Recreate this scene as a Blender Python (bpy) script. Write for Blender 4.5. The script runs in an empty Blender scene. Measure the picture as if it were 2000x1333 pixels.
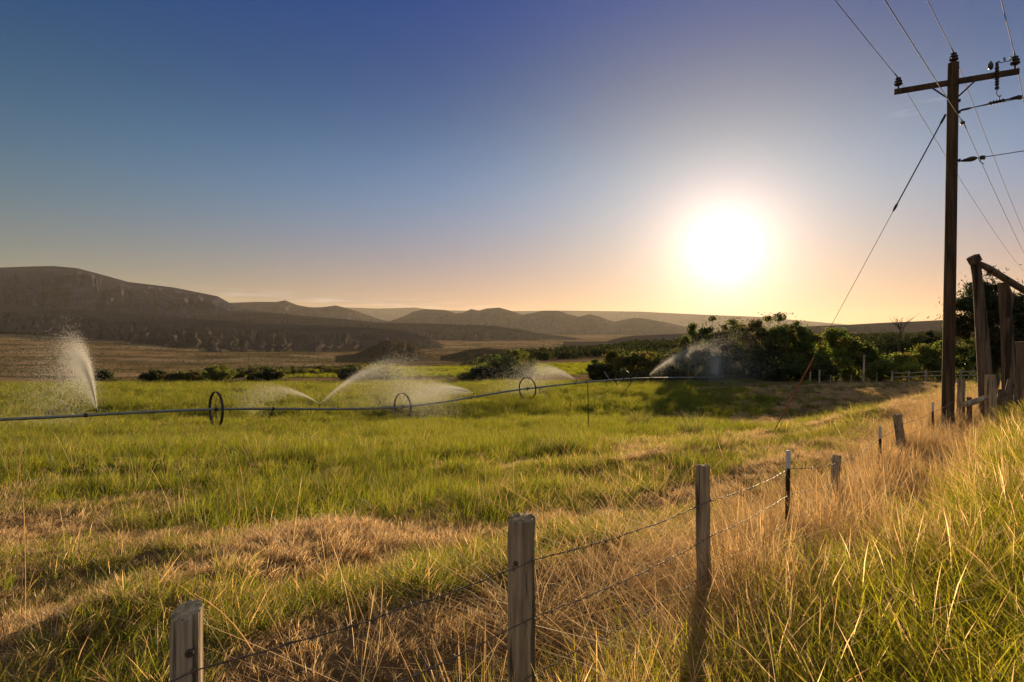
import bpy, math, random
import numpy as np
from mathutils import Vector, Matrix
from math import radians as R, sin, cos, pi

S = bpy.context.scene
COL = S.collection
EZ = 1.7                      # eye height above the ground where the photographer stands
F, HX, HY = 1150.0, 1000.0, 646.0   # focal length and horizon in the photograph's pixels

# ------------------------------------------------------------------ camera
cam = bpy.data.cameras.new('camera')
cam_o = bpy.data.objects.new('camera', cam)
COL.objects.link(cam_o)
cam_o.location = (0, 0, EZ)
cam_o.rotation_euler = (R(90), 0, 0)
cam.lens = 36.0 * F / 2000.0
cam.sensor_width = 36.0
cam.shift_y = -(666.5 - HY) / 2000.0
cam.clip_start = 0.05
cam.clip_end = 120000
S.camera = cam_o

# ------------------------------------------------------------------ light
SUN_AZ, SUN_EL = R(19.84), R(7.3)
SUN = Vector((sin(SUN_AZ) * cos(SUN_EL), cos(SUN_AZ) * cos(SUN_EL), sin(SUN_EL)))
EXPOSURE = 0.6
S.view_settings.view_transform = 'Standard'
S.view_settings.look = 'None'
S.view_settings.exposure = EXPOSURE
S.view_settings.gamma = 1.0
S.cycles.use_denoising = True
S.cycles.use_adaptive_sampling = True
S.cycles.adaptive_threshold = 0.02
S.cycles.max_bounces = 6
S.cycles.diffuse_bounces = 3
S.cycles.transmission_bounces = 4
S.cycles.transparent_max_bounces = 8
S.cycles.volume_bounces = 0

sl = bpy.data.lights.new('sun', 'SUN')
sl.energy = 5.0
sl.angle = R(0.53)
sl.color = (1.0, 0.72, 0.40)
so = bpy.data.objects.new('sun', sl)
COL.objects.link(so)
so.rotation_euler = SUN.to_track_quat('Z', 'Y').to_euler()

W = bpy.data.worlds.new('World')
S.world = W
W.use_nodes = True


def world():
    nt = W.node_tree
    N, L = nt.nodes, nt.links
    bg = N['Background']
    sky = N.new('ShaderNodeTexSky')
    sky.sky_type = 'NISHITA'
    sky.sun_disc = False
    sky.sun_elevation = SUN_EL
    sky.sun_rotation = SUN_AZ
    sky.altitude = 2000
    sky.air_density = 1.0
    sky.dust_density = 1.0
    sky.ozone_density = 2.0

    def math(op, a, b=None, c=None):
        n = N.new('ShaderNodeMath')
        n.operation = op
        for i, v in enumerate((a, b, c)):
            if v is None:
                continue
            if isinstance(v, (int, float)):
                n.inputs[i].default_value = v
            else:
                L.new(v, n.inputs[i])
        return n.outputs[0]

    def vmath(op, a, b):
        n = N.new('ShaderNodeVectorMath')
        n.operation = op
        for i, v in enumerate((a, b)):
            if isinstance(v, (tuple, list, Vector)):
                n.inputs[i].default_value = v
            elif isinstance(v, (int, float)):
                n.inputs['Scale'].default_value = v
            else:
                L.new(v, n.inputs['Scale' if (op == 'SCALE' and i == 1) else i])
        return n.outputs['Value' if op == 'DOT_PRODUCT' else 'Vector']
    # clear evening air: deeper contrast and more blue than the bare sky model
    sep = N.new('ShaderNodeSeparateColor')
    L.new(sky.outputs[0], sep.inputs[0])
    comb = N.new('ShaderNodeCombineColor')
    d = N.new('ShaderNodeTexCoord').outputs['Generated']
    dot = vmath('DOT_PRODUCT', d, tuple(SUN))
    up = N.new('ShaderNodeSeparateXYZ')
    L.new(d, up.inputs[0])
    rise = math('ARCSINE', math('MAXIMUM', up.outputs[2], 0.0))
    for i, (k, g, b) in enumerate(SKY_GRADE):
        c = math('MULTIPLY', math('POWER', sep.outputs[i], g), k)
        h = math('MINIMUM', rise, 0.5) if b > 0 else math('SUBTRACT', 0.5, math('ABSOLUTE', math('SUBTRACT', rise, 0.5)))
        L.new(math('MULTIPLY', c, math('EXPONENT', math('MULTIPLY', h, -b))), comb.inputs[i])
    ang = math('ARCCOSINE', math('MINIMUM', dot, 1.0))
    acc = comb.outputs[0]
    top_fill = math('MULTIPLY', math('MINIMUM', math('MAXIMUM', math('SUBTRACT', rise, 0.55), 0.0), 0.4), ZENITH_FILL)  # added fill light from the sky above the frame, lifts the shadows
    top_fill = math('MULTIPLY', top_fill, math('MAXIMUM', math('SUBTRACT', 0.75, dot), 0.0))
    back = math('MAXIMUM', math('MULTIPLY', math('SUBTRACT', dot, 0.1), -1.6), 0.0)  # added warm fill from the unseen sky behind the camera
    acc = vmath('ADD', acc, vmath('SCALE', (1.0, 0.80, 0.56), math('ADD', top_fill, math('MINIMUM', back, 1.4))))
    for amp, width, p, col in AUREOLE:
        e = math('POWER', math('DIVIDE', ang, R(width)), p)
        e = math('MULTIPLY', math('EXPONENT', math('MULTIPLY', e, -1.0)), amp)
        acc = vmath('ADD', acc, vmath('SCALE', col, e))
    # the dusty band low over the land glows amber, most of all below the sun
    low = math('EXPONENT', math('MULTIPLY', rise, -1.0 / R(6.6)))
    spread = math('EXPONENT', math('MULTIPLY', math('POWER', math('DIVIDE', ang, R(42)), 2.0), -1.0))
    low = math('MULTIPLY', low, math('ADD', math('MULTIPLY', spread, 0.6), 0.4))
    acc = vmath('ADD', acc, vmath('SCALE', (9.5, 1.3, 0.0), low))
    # clearest blue a hand's breadth above that band, on the sunward side
    mid = math('DIVIDE', math('SUBTRACT', rise, R(12)), R(7))
    mid = math('ADD', math('MULTIPLY', mid, mid), math('POWER', math('DIVIDE', ang, R(55)), 2.0))
    acc = vmath('ADD', acc, vmath('SCALE', (0.18, 0.82, 1.6), math('EXPONENT', math('MULTIPLY', mid, -1.0))))
    # thin high cloud: a flat streak low in the sky and one small wisp
    xyz = N.new('ShaderNodeSeparateXYZ')
    L.new(d, xyz.inputs[0])
    az = math('ARCTAN2', xyz.outputs[0], xyz.outputs[1])
    el = math('ARCSINE', xyz.outputs[2])
    nc = N.new('ShaderNodeCombineXYZ')
    L.new(math('MULTIPLY', az, 14.0), nc.inputs[0])
    L.new(math('MULTIPLY', el, 170.0), nc.inputs[1])
    noi = N.new('ShaderNodeTexNoise')
    noi.inputs['Scale'].default_value = 1.0
    noi.inputs['Detail'].default_value = 5.0
    L.new(nc.outputs[0], noi.inputs['Vector'])
    nz = noi.outputs[0]

    def blob(a0, aw, e0, ew, slope=0.0):
        da = math('DIVIDE', math('SUBTRACT', az, R(a0)), R(aw))
        de = math('SUBTRACT', math('SUBTRACT', el, R(e0)), math('MULTIPLY', math('SUBTRACT', az, R(a0)), slope))
        de = math('DIVIDE', de, R(ew))
        q = math('ADD', math('POWER', da, 4.0), math('MULTIPLY', de, de))
        return math('EXPONENT', math('MULTIPLY', q, -1.0))
    wisps = math('MULTIPLY', math('SUBTRACT', nz, 0.42), 3.2)
    wisps = math('MINIMUM', math('MAXIMUM', wisps, 0.0), 1.0)
    streak = math('MULTIPLY', blob(-19, 11, 3.0, 0.3, -0.045), 0.9)
    m1 = N.new('ShaderNodeMix')
    m1.data_type = 'RGBA'
    L.new(math('MULTIPLY', streak, math('MAXIMUM', math('MULTIPLY', nz, 1.1), 0.0)), m1.inputs[0])
    L.new(acc, m1.inputs[6])
    m1.inputs[7].default_value = (3.0, 2.4, 2.0, 1)
    bright = math('ADD', math('MULTIPLY', blob(-14, 15, 2.6, 0.5, -0.05), 1.3), math('MULTIPLY', blob(35.0, 2.4, 17.4, 0.34, 0.15), 1.1))
    bright = math('MULTIPLY', bright, wisps)
    acc = vmath('ADD', m1.outputs[2], vmath('SCALE', (1.5, 1.25, 1.0), bright))
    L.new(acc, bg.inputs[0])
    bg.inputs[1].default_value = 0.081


SKY_GRADE = ((0.023, 0.485, 6.5), (1.45, 0.307, 2.45), (0.435, 0.80, -1.45))
AUREOLE = ((7.0, 2.0, 1.4, (1.0, 0.97, 0.92)), (8.4, 4.1, 1.25, (1.65, 1.0, 0.72)), (1.0, 16.8, 1.98, (3.2, 2.35, 0.3)))
ZENITH_FILL = 6.5
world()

# ------------------------------------------------------------------ helpers
rng = np.random.default_rng(7)


def P(px, row, Y):
    """the point at depth Y seen at a pixel of the photograph"""
    return Vector(((px - HX) / F * Y, Y, EZ + (HY - row) / F * Y))


TAB = rng.random((4, 256, 256))


def vn(x, y, seed=0):
    T = TAB[seed % 4]
    o = (seed * 37) % 256
    xi = np.floor(x).astype(np.int64)
    yi = np.floor(y).astype(np.int64)
    fx, fy = x - xi, y - yi
    fx = fx * fx * (3 - 2 * fx)
    fy = fy * fy * (3 - 2 * fy)
    a = T[(xi + o) & 255, (yi + o) & 255]
    b = T[(xi + 1 + o) & 255, (yi + o) & 255]
    c = T[(xi + o) & 255, (yi + 1 + o) & 255]
    d = T[(xi + 1 + o) & 255, (yi + 1 + o) & 255]
    return (a * (1 - fx) + b * fx) * (1 - fy) + (c * (1 - fx) + d * fx) * fy


def fbm(x, y, octv=4, seed=0):
    s, a, t = 0.0, 1.0, 0.0
    for i in range(octv):
        s = s + a * vn(x * 2 ** i, y * 2 ** i, seed + i)
        t += a
        a *= 0.5
    return s / t


def sstep(a, b, x):
    t = np.clip((x - a) / (b - a), 0, 1)
    return t * t * (3 - 2 * t)


def mesh_np(name, V, Fs, smooth=False, mats=None):
    """V (n,3); Fs: list of int arrays (m,k)"""
    me = bpy.data.meshes.new(name)
    V = np.asarray(V, np.float32)
    me.vertices.add(len(V))
    me.vertices.foreach_set('co', V.ravel())
    Fs = [np.asarray(f, np.int32) for f in Fs if len(f)]
    if Fs:
        nl = sum(f.size for f in Fs)
        nf = sum(len(f) for f in Fs)
        me.loops.add(nl)
        me.loops.foreach_set('vertex_index', np.concatenate([f.ravel() for f in Fs]))
        me.polygons.add(nf)
        sizes = np.concatenate([np.full(len(f), f.shape[1], np.int32) for f in Fs])
        starts = np.concatenate([[0], np.cumsum(sizes)[:-1]]).astype(np.int32)
        me.polygons.foreach_set('loop_start', starts)
        if smooth:
            me.polygons.foreach_set('use_smooth', np.ones(nf, bool))
    me.update(calc_edges=True)
    me.validate()
    for m in (mats or []):
        me.materials.append(m)
    return me


def vcol(me, name, rgb):
    a = me.attributes.new(name, 'FLOAT_COLOR', 'POINT')
    c = np.ones((len(rgb), 4), np.float32)
    c[:, :3] = rgb
    a.data.foreach_set('color', c.ravel())


def tag(o, label=None, cat=None, group=None, kind=None):
    if label:
        o['label'] = label
    if cat:
        o['category'] = cat
    if group:
        o['group'] = group
    if kind:
        o['kind'] = kind
    return o


def link(name, me, parent=None):
    o = bpy.data.objects.new(name, me)
    COL.objects.link(o)
    if parent:
        o.parent = parent
        o.matrix_parent_inverse = Matrix.Translation(-parent.location)
    return o


def empty(name, loc):
    o = bpy.data.objects.new(name, None)
    o.empty_display_size = 0.2
    o.location = loc
    COL.objects.link(o)
    return o


class MB:
    """collects shapes and links them as one mesh object"""

    def __init__(s):
        s.v, s.f = [], []

    def tube(s, pts, rad, n=10, caps=True, wob=0.0, seed=0):
        pts = [Vector(p) for p in pts]
        if isinstance(rad, (int, float)):
            rad = [rad] * len(pts)
        r_ = random.Random(seed)
        ph = [r_.uniform(1 - wob, 1 + wob) for _ in range(n)]
        base = len(s.v)
        u = None
        for i, p in enumerate(pts):
            t = (pts[min(i + 1, len(pts) - 1)] - pts[max(i - 1, 0)]).normalized()
            if u is None:
                a = Vector((1, 0, 0)) if abs(t.x) < 0.8 else Vector((0, 1, 0))
                u = (a - t * a.dot(t)).normalized()
            else:
                u = (u - t * u.dot(t)).normalized()
            w = t.cross(u)
            for k in range(n):
                a = 2 * pi * k / n
                q = ph[k] * (1 + wob * 0.35 * r_.uniform(-1, 1))
                s.v.append(p + (u * cos(a) + w * sin(a)) * rad[i] * q)
        for i in range(len(pts) - 1):
            for k in range(n):
                a, b = base + i * n + k, base + i * n + (k + 1) % n
                s.f.append((a, b, b + n, a + n))
        if caps:
            s.f.append(tuple(base + k for k in reversed(range(n))))
            e = base + (len(pts) - 1) * n
            s.f.append(tuple(e + k for k in range(n)))
        return s

    def box(s, c, size, rot=None, bev=0.0):
        c = Vector(c)
        hx, hy, hz = [q / 2 for q in size]
        M = rot or Matrix.Identity(3)
        b = len(s.v)
        for z in (-hz, hz):
            for x, y in ((-hx, -hy), (hx, -hy), (hx, hy), (-hx, hy)):
                s.v.append(c + M @ Vector((x, y, z)))
        for f in ((3, 2, 1, 0), (4, 5, 6, 7), (0, 1, 5, 4), (1, 2, 6, 5), (2, 3, 7, 6), (3, 0, 4, 7)):
            s.f.append(tuple(b + i for i in f))
        return s

    def lathe(s, base, axis, prof, n=12):
        axis = Vector(axis).normalized()
        base = Vector(base)
        a = Vector((1, 0, 0)) if abs(axis.x) < 0.8 else Vector((0, 1, 0))
        u = (a - axis * a.dot(axis)).normalized()
        w = axis.cross(u)
        b = len(s.v)
        for r, h in prof:
            for k in range(n):
                q = 2 * pi * k / n
                s.v.append(base + axis * h + (u * cos(q) + w * sin(q)) * max(r, 1e-4))
        m = len(prof)
        for i in range(m - 1):
            for k in range(n):
                a_, b_ = b + i * n + k, b + i * n + (k + 1) % n
                s.f.append((a_, b_, b_ + n, a_ + n))
        s.f.append(tuple(b + k for k in reversed(range(n))))
        s.f.append(tuple(b + (m - 1) * n + k for k in range(n)))
        return s

    def ring(s, c, axis, r, rt, n=40, m=6):
        axis = Vector(axis).normalized()
        a = Vector((0, 0, 1))
        u = (a - axis * a.dot(axis)).normalized()
        w = axis.cross(u)
        c = Vector(c)
        b = len(s.v)
        for i in range(n):
            q = 2 * pi * i / n
            d = u * cos(q) + w * sin(q)
            for j in range(m):
                p = 2 * pi * j / m
                s.v.append(c + d * (r + rt[0] * cos(p)) + axis * rt[1] * sin(p))
        for i in range(n):
            for j in range(m):
                A = b + i * m + j
                B = b + i * m + (j + 1) % m
                C = b + ((i + 1) % n) * m + (j + 1) % m
                D = b + ((i + 1) % n) * m + j
                s.f.append((A, B, C, D))
        return s

    def build(s, name, mat, parent=None, smooth=True):
        me = bpy.data.meshes.new(name)
        me.from_pydata([tuple(v) for v in s.v], [], s.f)
        me.update()
        if smooth:
            me.polygons.foreach_set('use_smooth', np.ones(len(me.polygons), bool))
            try:
                me.set_sharp_from_angle(angle=R(40))
            except Exception:
                pass
        me.materials.append(mat)
        return link(name, me, parent)


# ------------------------------------------------------------------ materials
def newmat(name):
    m = bpy.data.materials.new(name)
    m.use_nodes = True
    return m, m.node_tree.nodes, m.node_tree.links


def ramp(N, stops):
    r = N.new('ShaderNodeValToRGB')
    e = r.color_ramp.elements
    while len(e) < len(stops):
        e.new(0.5)
    for i, (p, c) in enumerate(stops):
        e[i].position = p
        e[i].color = (*c, 1)
    return r


def plain(name, c, rough=0.6, metal=0.0, var=0.3, scale=9.0, bump=0.0, stretch=(1, 1, 1)):
    m, N, L = newmat(name)
    b = N['Principled BSDF']
    tc = N.new('ShaderNodeTexCoord')
    mp = N.new('ShaderNodeMapping')
    mp.inputs['Scale'].default_value = stretch
    L.new(tc.outputs['Object'], mp.inputs[0])
    n = N.new('ShaderNodeTexNoise')
    n.inputs['Scale'].default_value = scale
    n.inputs['Detail'].default_value = 6
    n.inputs['Roughness'].default_value = 0.65
    L.new(mp.outputs[0], n.inputs['Vector'])
    r = ramp(N, [(0.3, [q * (1 - var) for q in c]), (0.7, [min(1, q * (1 + var)) for q in c])])
    L.new(n.outputs[0], r.inputs[0])
    L.new(r.outputs[0], b.inputs['Base Color'])
    b.inputs['Roughness'].default_value = rough
    b.inputs['Metallic'].default_value = metal
    if bump:
        bp = N.new('ShaderNodeBump')
        bp.inputs['Strength'].default_value = 0.8
        bp.inputs['Distance'].default_value = bump
        L.new(n.outputs[0], bp.inputs['Height'])
        L.new(bp.outputs[0], b.inputs['Normal'])
    return m


def wood(name, c, grain=1.0, crack=0.75, bump=0.012):
    m, N, L = newmat(name)
    b = N['Principled BSDF']
    b.inputs['Roughness'].default_value = 0.9
    b.inputs['Specular IOR Level'].default_value = 0.2
    tc = N.new('ShaderNodeTexCoord')

    def noise(sc, st_, det=6, rough=0.6):
        mp = N.new('ShaderNodeMapping')
        mp.inputs['Scale'].default_value = st_
        L.new(tc.outputs['Object'], mp.inputs[0])
        n = N.new('ShaderNodeTexNoise')
        n.inputs['Scale'].default_value = sc
        n.inputs['Detail'].default_value = det
        n.inputs['Roughness'].default_value = rough
        L.new(mp.outputs[0], n.inputs['Vector'])
        return n.outputs[0]
    fine = noise(48 * grain, (1, 1, 0.035))
    stain = noise(2.6 * grain, (1.6, 1.6, 0.7), 4)
    r = ramp(N, [(0.28, [q * 0.45 for q in c]), (0.5, list(c)), (0.72, [min(0.8, q * 1.55) for q in c])])
    L.new(fine, r.inputs[0])
    r2 = ramp(N, [(0.3, (0.62, 0.58, 0.55)), (0.7, (1.25, 1.18, 1.08))])
    L.new(stain, r2.inputs[0])
    m1 = N.new('ShaderNodeMix')
    m1.data_type = 'RGBA'
    m1.blend_type = 'MULTIPLY'
    m1.inputs[0].default_value = 1.0
    L.new(r.outputs[0], m1.inputs[6])
    L.new(r2.outputs[0], m1.inputs[7])
    ck = noise(16 * grain, (1, 1, 0.06), 3, 0.5)
    r3 = ramp(N, [(0.36, (crack, crack, crack)), (0.42, (0, 0, 0))])
    L.new(ck, r3.inputs[0])
    m2 = N.new('ShaderNodeMix')
    m2.data_type = 'RGBA'
    L.new(r3.outputs[0], m2.inputs[0])
    L.new(m1.outputs[2], m2.inputs[6])
    m2.inputs[7].default_value = (0.03, 0.022, 0.016, 1)
    L.new(m2.outputs[2], b.inputs['Base Color'])
    ad = N.new('ShaderNodeMath')
    ad.operation = 'MULTIPLY_ADD'
    ad.inputs[1].default_value = -1.5
    L.new(r3.outputs[0], ad.inputs[0])
    L.new(fine, ad.inputs[2])
    bp = N.new('ShaderNodeBump')
    bp.inputs['Strength'].default_value = 0.9
    bp.inputs['Distance'].default_value = bump
    L.new(ad.outputs[0], bp.inputs['Height'])
    L.new(bp.outputs[0], b.inputs['Normal'])
    return m


def leafmat(name, trans=0.5, gain=1.6, rough=0.6):
    """thin leaves and blades: the light comes through them; colour from the blade's own tint"""
    m, N, L = newmat(name)
    out = N['Material Output']
    N.remove(N['Principled BSDF'])
    at = N.new('ShaderNodeAttribute')
    at.attribute_name = 'tint'
    oi = N.new('ShaderNodeObjectInfo')
    hsv = N.new('ShaderNodeHueSaturation')
    mr = N.new('ShaderNodeMapRange')
    mr.inputs[3].default_value = 0.7
    mr.inputs[4].default_value = 1.3
    L.new(oi.outputs['Random'], mr.inputs[0])
    L.new(mr.outputs[0], hsv.inputs['Value'])
    L.new(at.outputs['Color'], hsv.inputs['Color'])
    d = N.new('ShaderNodeBsdfDiffuse')
    t = N.new('ShaderNodeBsdfTranslucent')
    g = N.new('ShaderNodeBsdfGlossy')
    g.inputs['Roughness'].default_value = 0.45
    g.inputs['Color'].default_value = (0.5, 0.5, 0.5, 1)
    vm = N.new('ShaderNodeVectorMath')
    vm.operation = 'SCALE'
    vm.inputs['Scale'].default_value = gain
    L.new(hsv.outputs[0], d.inputs[0])
    L.new(hsv.outputs[0], vm.inputs[0])
    L.new(vm.outputs[0], t.inputs[0])
    mx = N.new('ShaderNodeMixShader')
    mx.inputs[0].default_value = trans
    L.new(d.outputs[0], mx.inputs[1])
    L.new(t.outputs[0], mx.inputs[2])
    mg = N.new('ShaderNodeMixShader')
    mg.inputs[0].default_value = 0.05
    L.new(mx.outputs[0], mg.inputs[1])
    L.new(g.outputs[0], mg.inputs[2])
    L.new(mg.outputs[0], out.inputs[0])
    return m


M = {
    'post': wood('weathered_wood', (0.42, 0.33, 0.23)),
    'post_grey': wood('grey_wood', (0.52, 0.44, 0.34), 1.0, 0.85),
    'pole': wood('dark_pole_wood', (0.105, 0.068, 0.042), 0.5, 0.6),
    'log': wood('old_log_wood', (0.17, 0.13, 0.10), 0.35, 0.85, 0.03),
    'steel': plain('dark_post_steel', (0.05, 0.035, 0.028), 0.6, 0.3, 0.4),
    'white': plain('white_post_paint', (0.7, 0.7, 0.68), 0.6, 0, 0.12, 30),
    'wire': plain('rusted_galvanised_wire', (0.17, 0.13, 0.10), 0.55, 0.4, 0.4, 40),
    'line': plain('weathered_line_wire', (0.16, 0.13, 0.11), 0.75, 0.0, 0.2),
    'alu': plain('aluminium_pipe', (0.34, 0.34, 0.35), 0.42, 0.6, 0.2, 3),
    'rim': plain('dull_wheel_steel', (0.09, 0.08, 0.075), 0.5, 0.7, 0.3),
    'iron': plain('dark_hardware', (0.05, 0.045, 0.04), 0.5, 0.5, 0.3),
    'porcelain': plain('brown_porcelain', (0.05, 0.028, 0.02), 0.25, 0, 0.2),
    'guard': plain('orange_guard_plastic', (0.42, 0.07, 0.025), 0.5, 0, 0.12),
    'bark': plain('tree_bark', (0.10, 0.075, 0.055), 0.9, 0, 0.4, 8, 0.02, (2, 2, 0.4)),
    'grass': leafmat('grass_blade', 0.6, 3.1),
    'straw': leafmat('dry_grass_blade', 0.5, 1.7),
    'leaf': leafmat('tree_leaf', 0.5, 2.3),
    'needle': leafmat('conifer_needle', 0.3, 1.6),
}


def water_mat():
    m, N, L = newmat('water_droplets')
    out = N['Material Output']
    N.remove(N['Principled BSDF'])
    t = N.new('ShaderNodeBsdfTranslucent')
    t.inputs[0].default_value = (0.93, 0.93, 0.92, 1)
    d = N.new('ShaderNodeBsdfDiffuse')
    d.inputs[0].default_value = (0.9, 0.9, 0.9, 1)
    tr = N.new('ShaderNodeBsdfTransparent')
    a = N.new('ShaderNodeMixShader')
    a.inputs[0].default_value = 0.85
    L.new(d.outputs[0], a.inputs[1])
    L.new(t.outputs[0], a.inputs[2])
    b = N.new('ShaderNodeMixShader')
    b.inputs[0].default_value = 0.55
    L.new(tr.outputs[0], b.inputs[1])
    L.new(a.outputs[0], b.inputs[2])
    L.new(b.outputs[0], out.inputs[0])
    return m


M['water'] = water_mat()


def ground_mat():
    m, N, L = newmat('ground_soil')
    b = N['Principled BSDF']
    b.inputs['Roughness'].default_value = 1.0
    b.inputs['Specular IOR Level'].default_value = 0.0
    at = N.new('ShaderNodeAttribute')
    at.attribute_name = 'cover'
    geo = N.new('ShaderNodeNewGeometry')
    mul = None
    for sc, lo, hi in ((6.0, 0.75, 1.25), (0.35, 0.8, 1.2), (0.012, 0.72, 1.28)):
        n = N.new('ShaderNodeTexNoise')
        n.inputs['Scale'].default_value = sc
        n.inputs['Detail'].default_value = 5
        L.new(geo.outputs['Position'], n.inputs['Vector'])
        mr = N.new('ShaderNodeMapRange')
        mr.inputs[1].default_value = 0.3
        mr.inputs[2].default_value = 0.7
        mr.inputs[3].default_value = lo
        mr.inputs[4].default_value = hi
        L.new(n.outputs[0], mr.inputs[0])
        if mul is None:
            mul = mr.outputs[0]
        else:
            k = N.new('ShaderNodeMath')
            k.operation = 'MULTIPLY'
            L.new(mul, k.inputs[0])
            L.new(mr.outputs[0], k.inputs[1])
            mul = k.outputs[0]
    v = N.new('ShaderNodeVectorMath')
    v.operation = 'SCALE'
    L.new(at.outputs['Color'], v.inputs[0])
    L.new(mul, v.inputs['Scale'])
    L.new(v.outputs[0], b.inputs['Base Color'])
    return m


def hill_mat(name, c, dots, dot_scale=0.02, strata=0.25):
    """dry slopes: pale strata, dotted with dark juniper"""
    m, N, L = newmat(name)
    b = N['Principled BSDF']
    b.inputs['Roughness'].default_value = 1.0
    b.inputs['Specular IOR Level'].default_value = 0.0
    geo = N.new('ShaderNodeNewGeometry')
    mp = N.new('ShaderNodeMapping')
    mp.inputs['Scale'].default_value = (0.0012, 0.0012, 0.02)
    L.new(geo.outputs['Position'], mp.inputs[0])
    n = N.new('ShaderNodeTexNoise')
    n.inputs['Scale'].default_value = 1.0
    n.inputs['Detail'].default_value = 8
    L.new(mp.outputs[0], n.inputs['Vector'])
    r = ramp(N, [(0.3, [q * (1 - strata) for q in c]), (0.7, [q * (1 + strata) for q in c])])
    L.new(n.outputs[0], r.inputs[0])
    vo = N.new('ShaderNodeTexVoronoi')
    vo.inputs['Scale'].default_value = dot_scale
    L.new(geo.outputs['Position'], vo.inputs['Vector'])
    n2 = N.new('ShaderNodeTexNoise')
    n2.inputs['Scale'].default_value = 0.004
    n2.inputs['Detail'].default_value = 4
    L.new(geo.outputs['Position'], n2.inputs['Vector'])
    ad = N.new('ShaderNodeMath')
    ad.operation = 'MULTIPLY_ADD'
    ad.inputs[1].default_value = -0.8
    L.new(n2.outputs[0], ad.inputs[0])
    L.new(vo.outputs['Distance'], ad.inputs[2])
    mr = N.new('ShaderNodeMapRange')
    mr.inputs[1].default_value = -0.1
    mr.inputs[2].default_value = 0.12
    mr.inputs[3].default_value = dots
    mr.inputs[4].default_value = 0.0
    L.new(ad.outputs[0], mr.inputs[0])
    mx = N.new('ShaderNodeMix')
    mx.data_type = 'RGBA'
    L.new(mr.outputs[0], mx.inputs[0])
    L.new(r.outputs[0], mx.inputs[6])
    mx.inputs[7].default_value = (0.05, 0.05, 0.03, 1)
    L.new(mx.outputs[2], b.inputs['Base Color'])
    return m


# ------------------------------------------------------------------ the lie of the land
def st(X, Y):
    return (X - 0.835 * Y + 2.25) * 0.7676, (0.835 * X + Y) * 0.7676


FAR = {   # heights under the eye along some bearings (tangent of the bearing: distances, heights)
    -1.2: ([60, 90, 110, 150, 300, 700, 1200, 2000, 3500, 4500, 9000, 30000], [-6.2, -7.4, -9.5, -18, -45, -75, -80, -72, -35, -10, 40, 100]),
    -0.87: ([60, 80, 100, 130, 300, 700, 1200, 2000, 3500, 4500, 9000, 30000], [-6.2, -7.3, -9, -16, -45, -75, -80, -74, -40, -15, 0, -40]),
    -0.45: ([60, 78, 100, 140, 190, 300, 700, 1000, 1500, 3000, 5000, 30000], [-6.2, -7.1, -8.9, -11.0, -12.9, -30, -70, -80, -86, -82, -80, -70]),
    -0.25: ([60, 78, 100, 140, 200, 240, 320, 700, 1000, 1500, 3000, 30000], [-6.1, -7.0, -8.8, -10.7, -12.9, -15.3, -32, -70, -82, -86, -86, -80]),
    0.0: ([60, 75, 100, 140, 200, 300, 450, 520, 800, 1500, 3000, 30000], [-5.95, -6.6, -8.8, -10.6, -13.0, -16.0, -18, -21, -60, -88, -86, -80]),
    0.2: ([60, 78, 100, 150, 300, 600, 900, 1200, 3000, 30000], [-6.0, -7.1, -8.4, -10, -14, -16, -18, -40, -85, -80]),
    0.45: ([60, 80, 120, 300, 900, 1500, 3000, 30000], [-5.7, -6.8, -8.6, -11, -12, -14, -40, -60]),
    0.75: ([45, 60, 100, 300, 1500, 4000, 30000], [-4.4, -5.2, -7.3, -9, -5, 0, 40]),
    1.2: ([45, 60, 100, 300, 1500, 4000, 30000], [-3.9, -4.7, -6.6, -8, -4, 0, 40]),
}
FU = sorted(FAR)
YF = np.array([-60, 0, 4.4, 8, 12.7, 16, 20, 24, 28, 33, 39, 46, 55, 62, 70, 80])
ZF = np.array([-1.6, -2.05, -2.25, -2.62, -3.0, -3.35, -3.85, -4.4, -4.8, -5.3, -5.9, -5.8, -5.85, -6.1, -6.5, -6.9])


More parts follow.
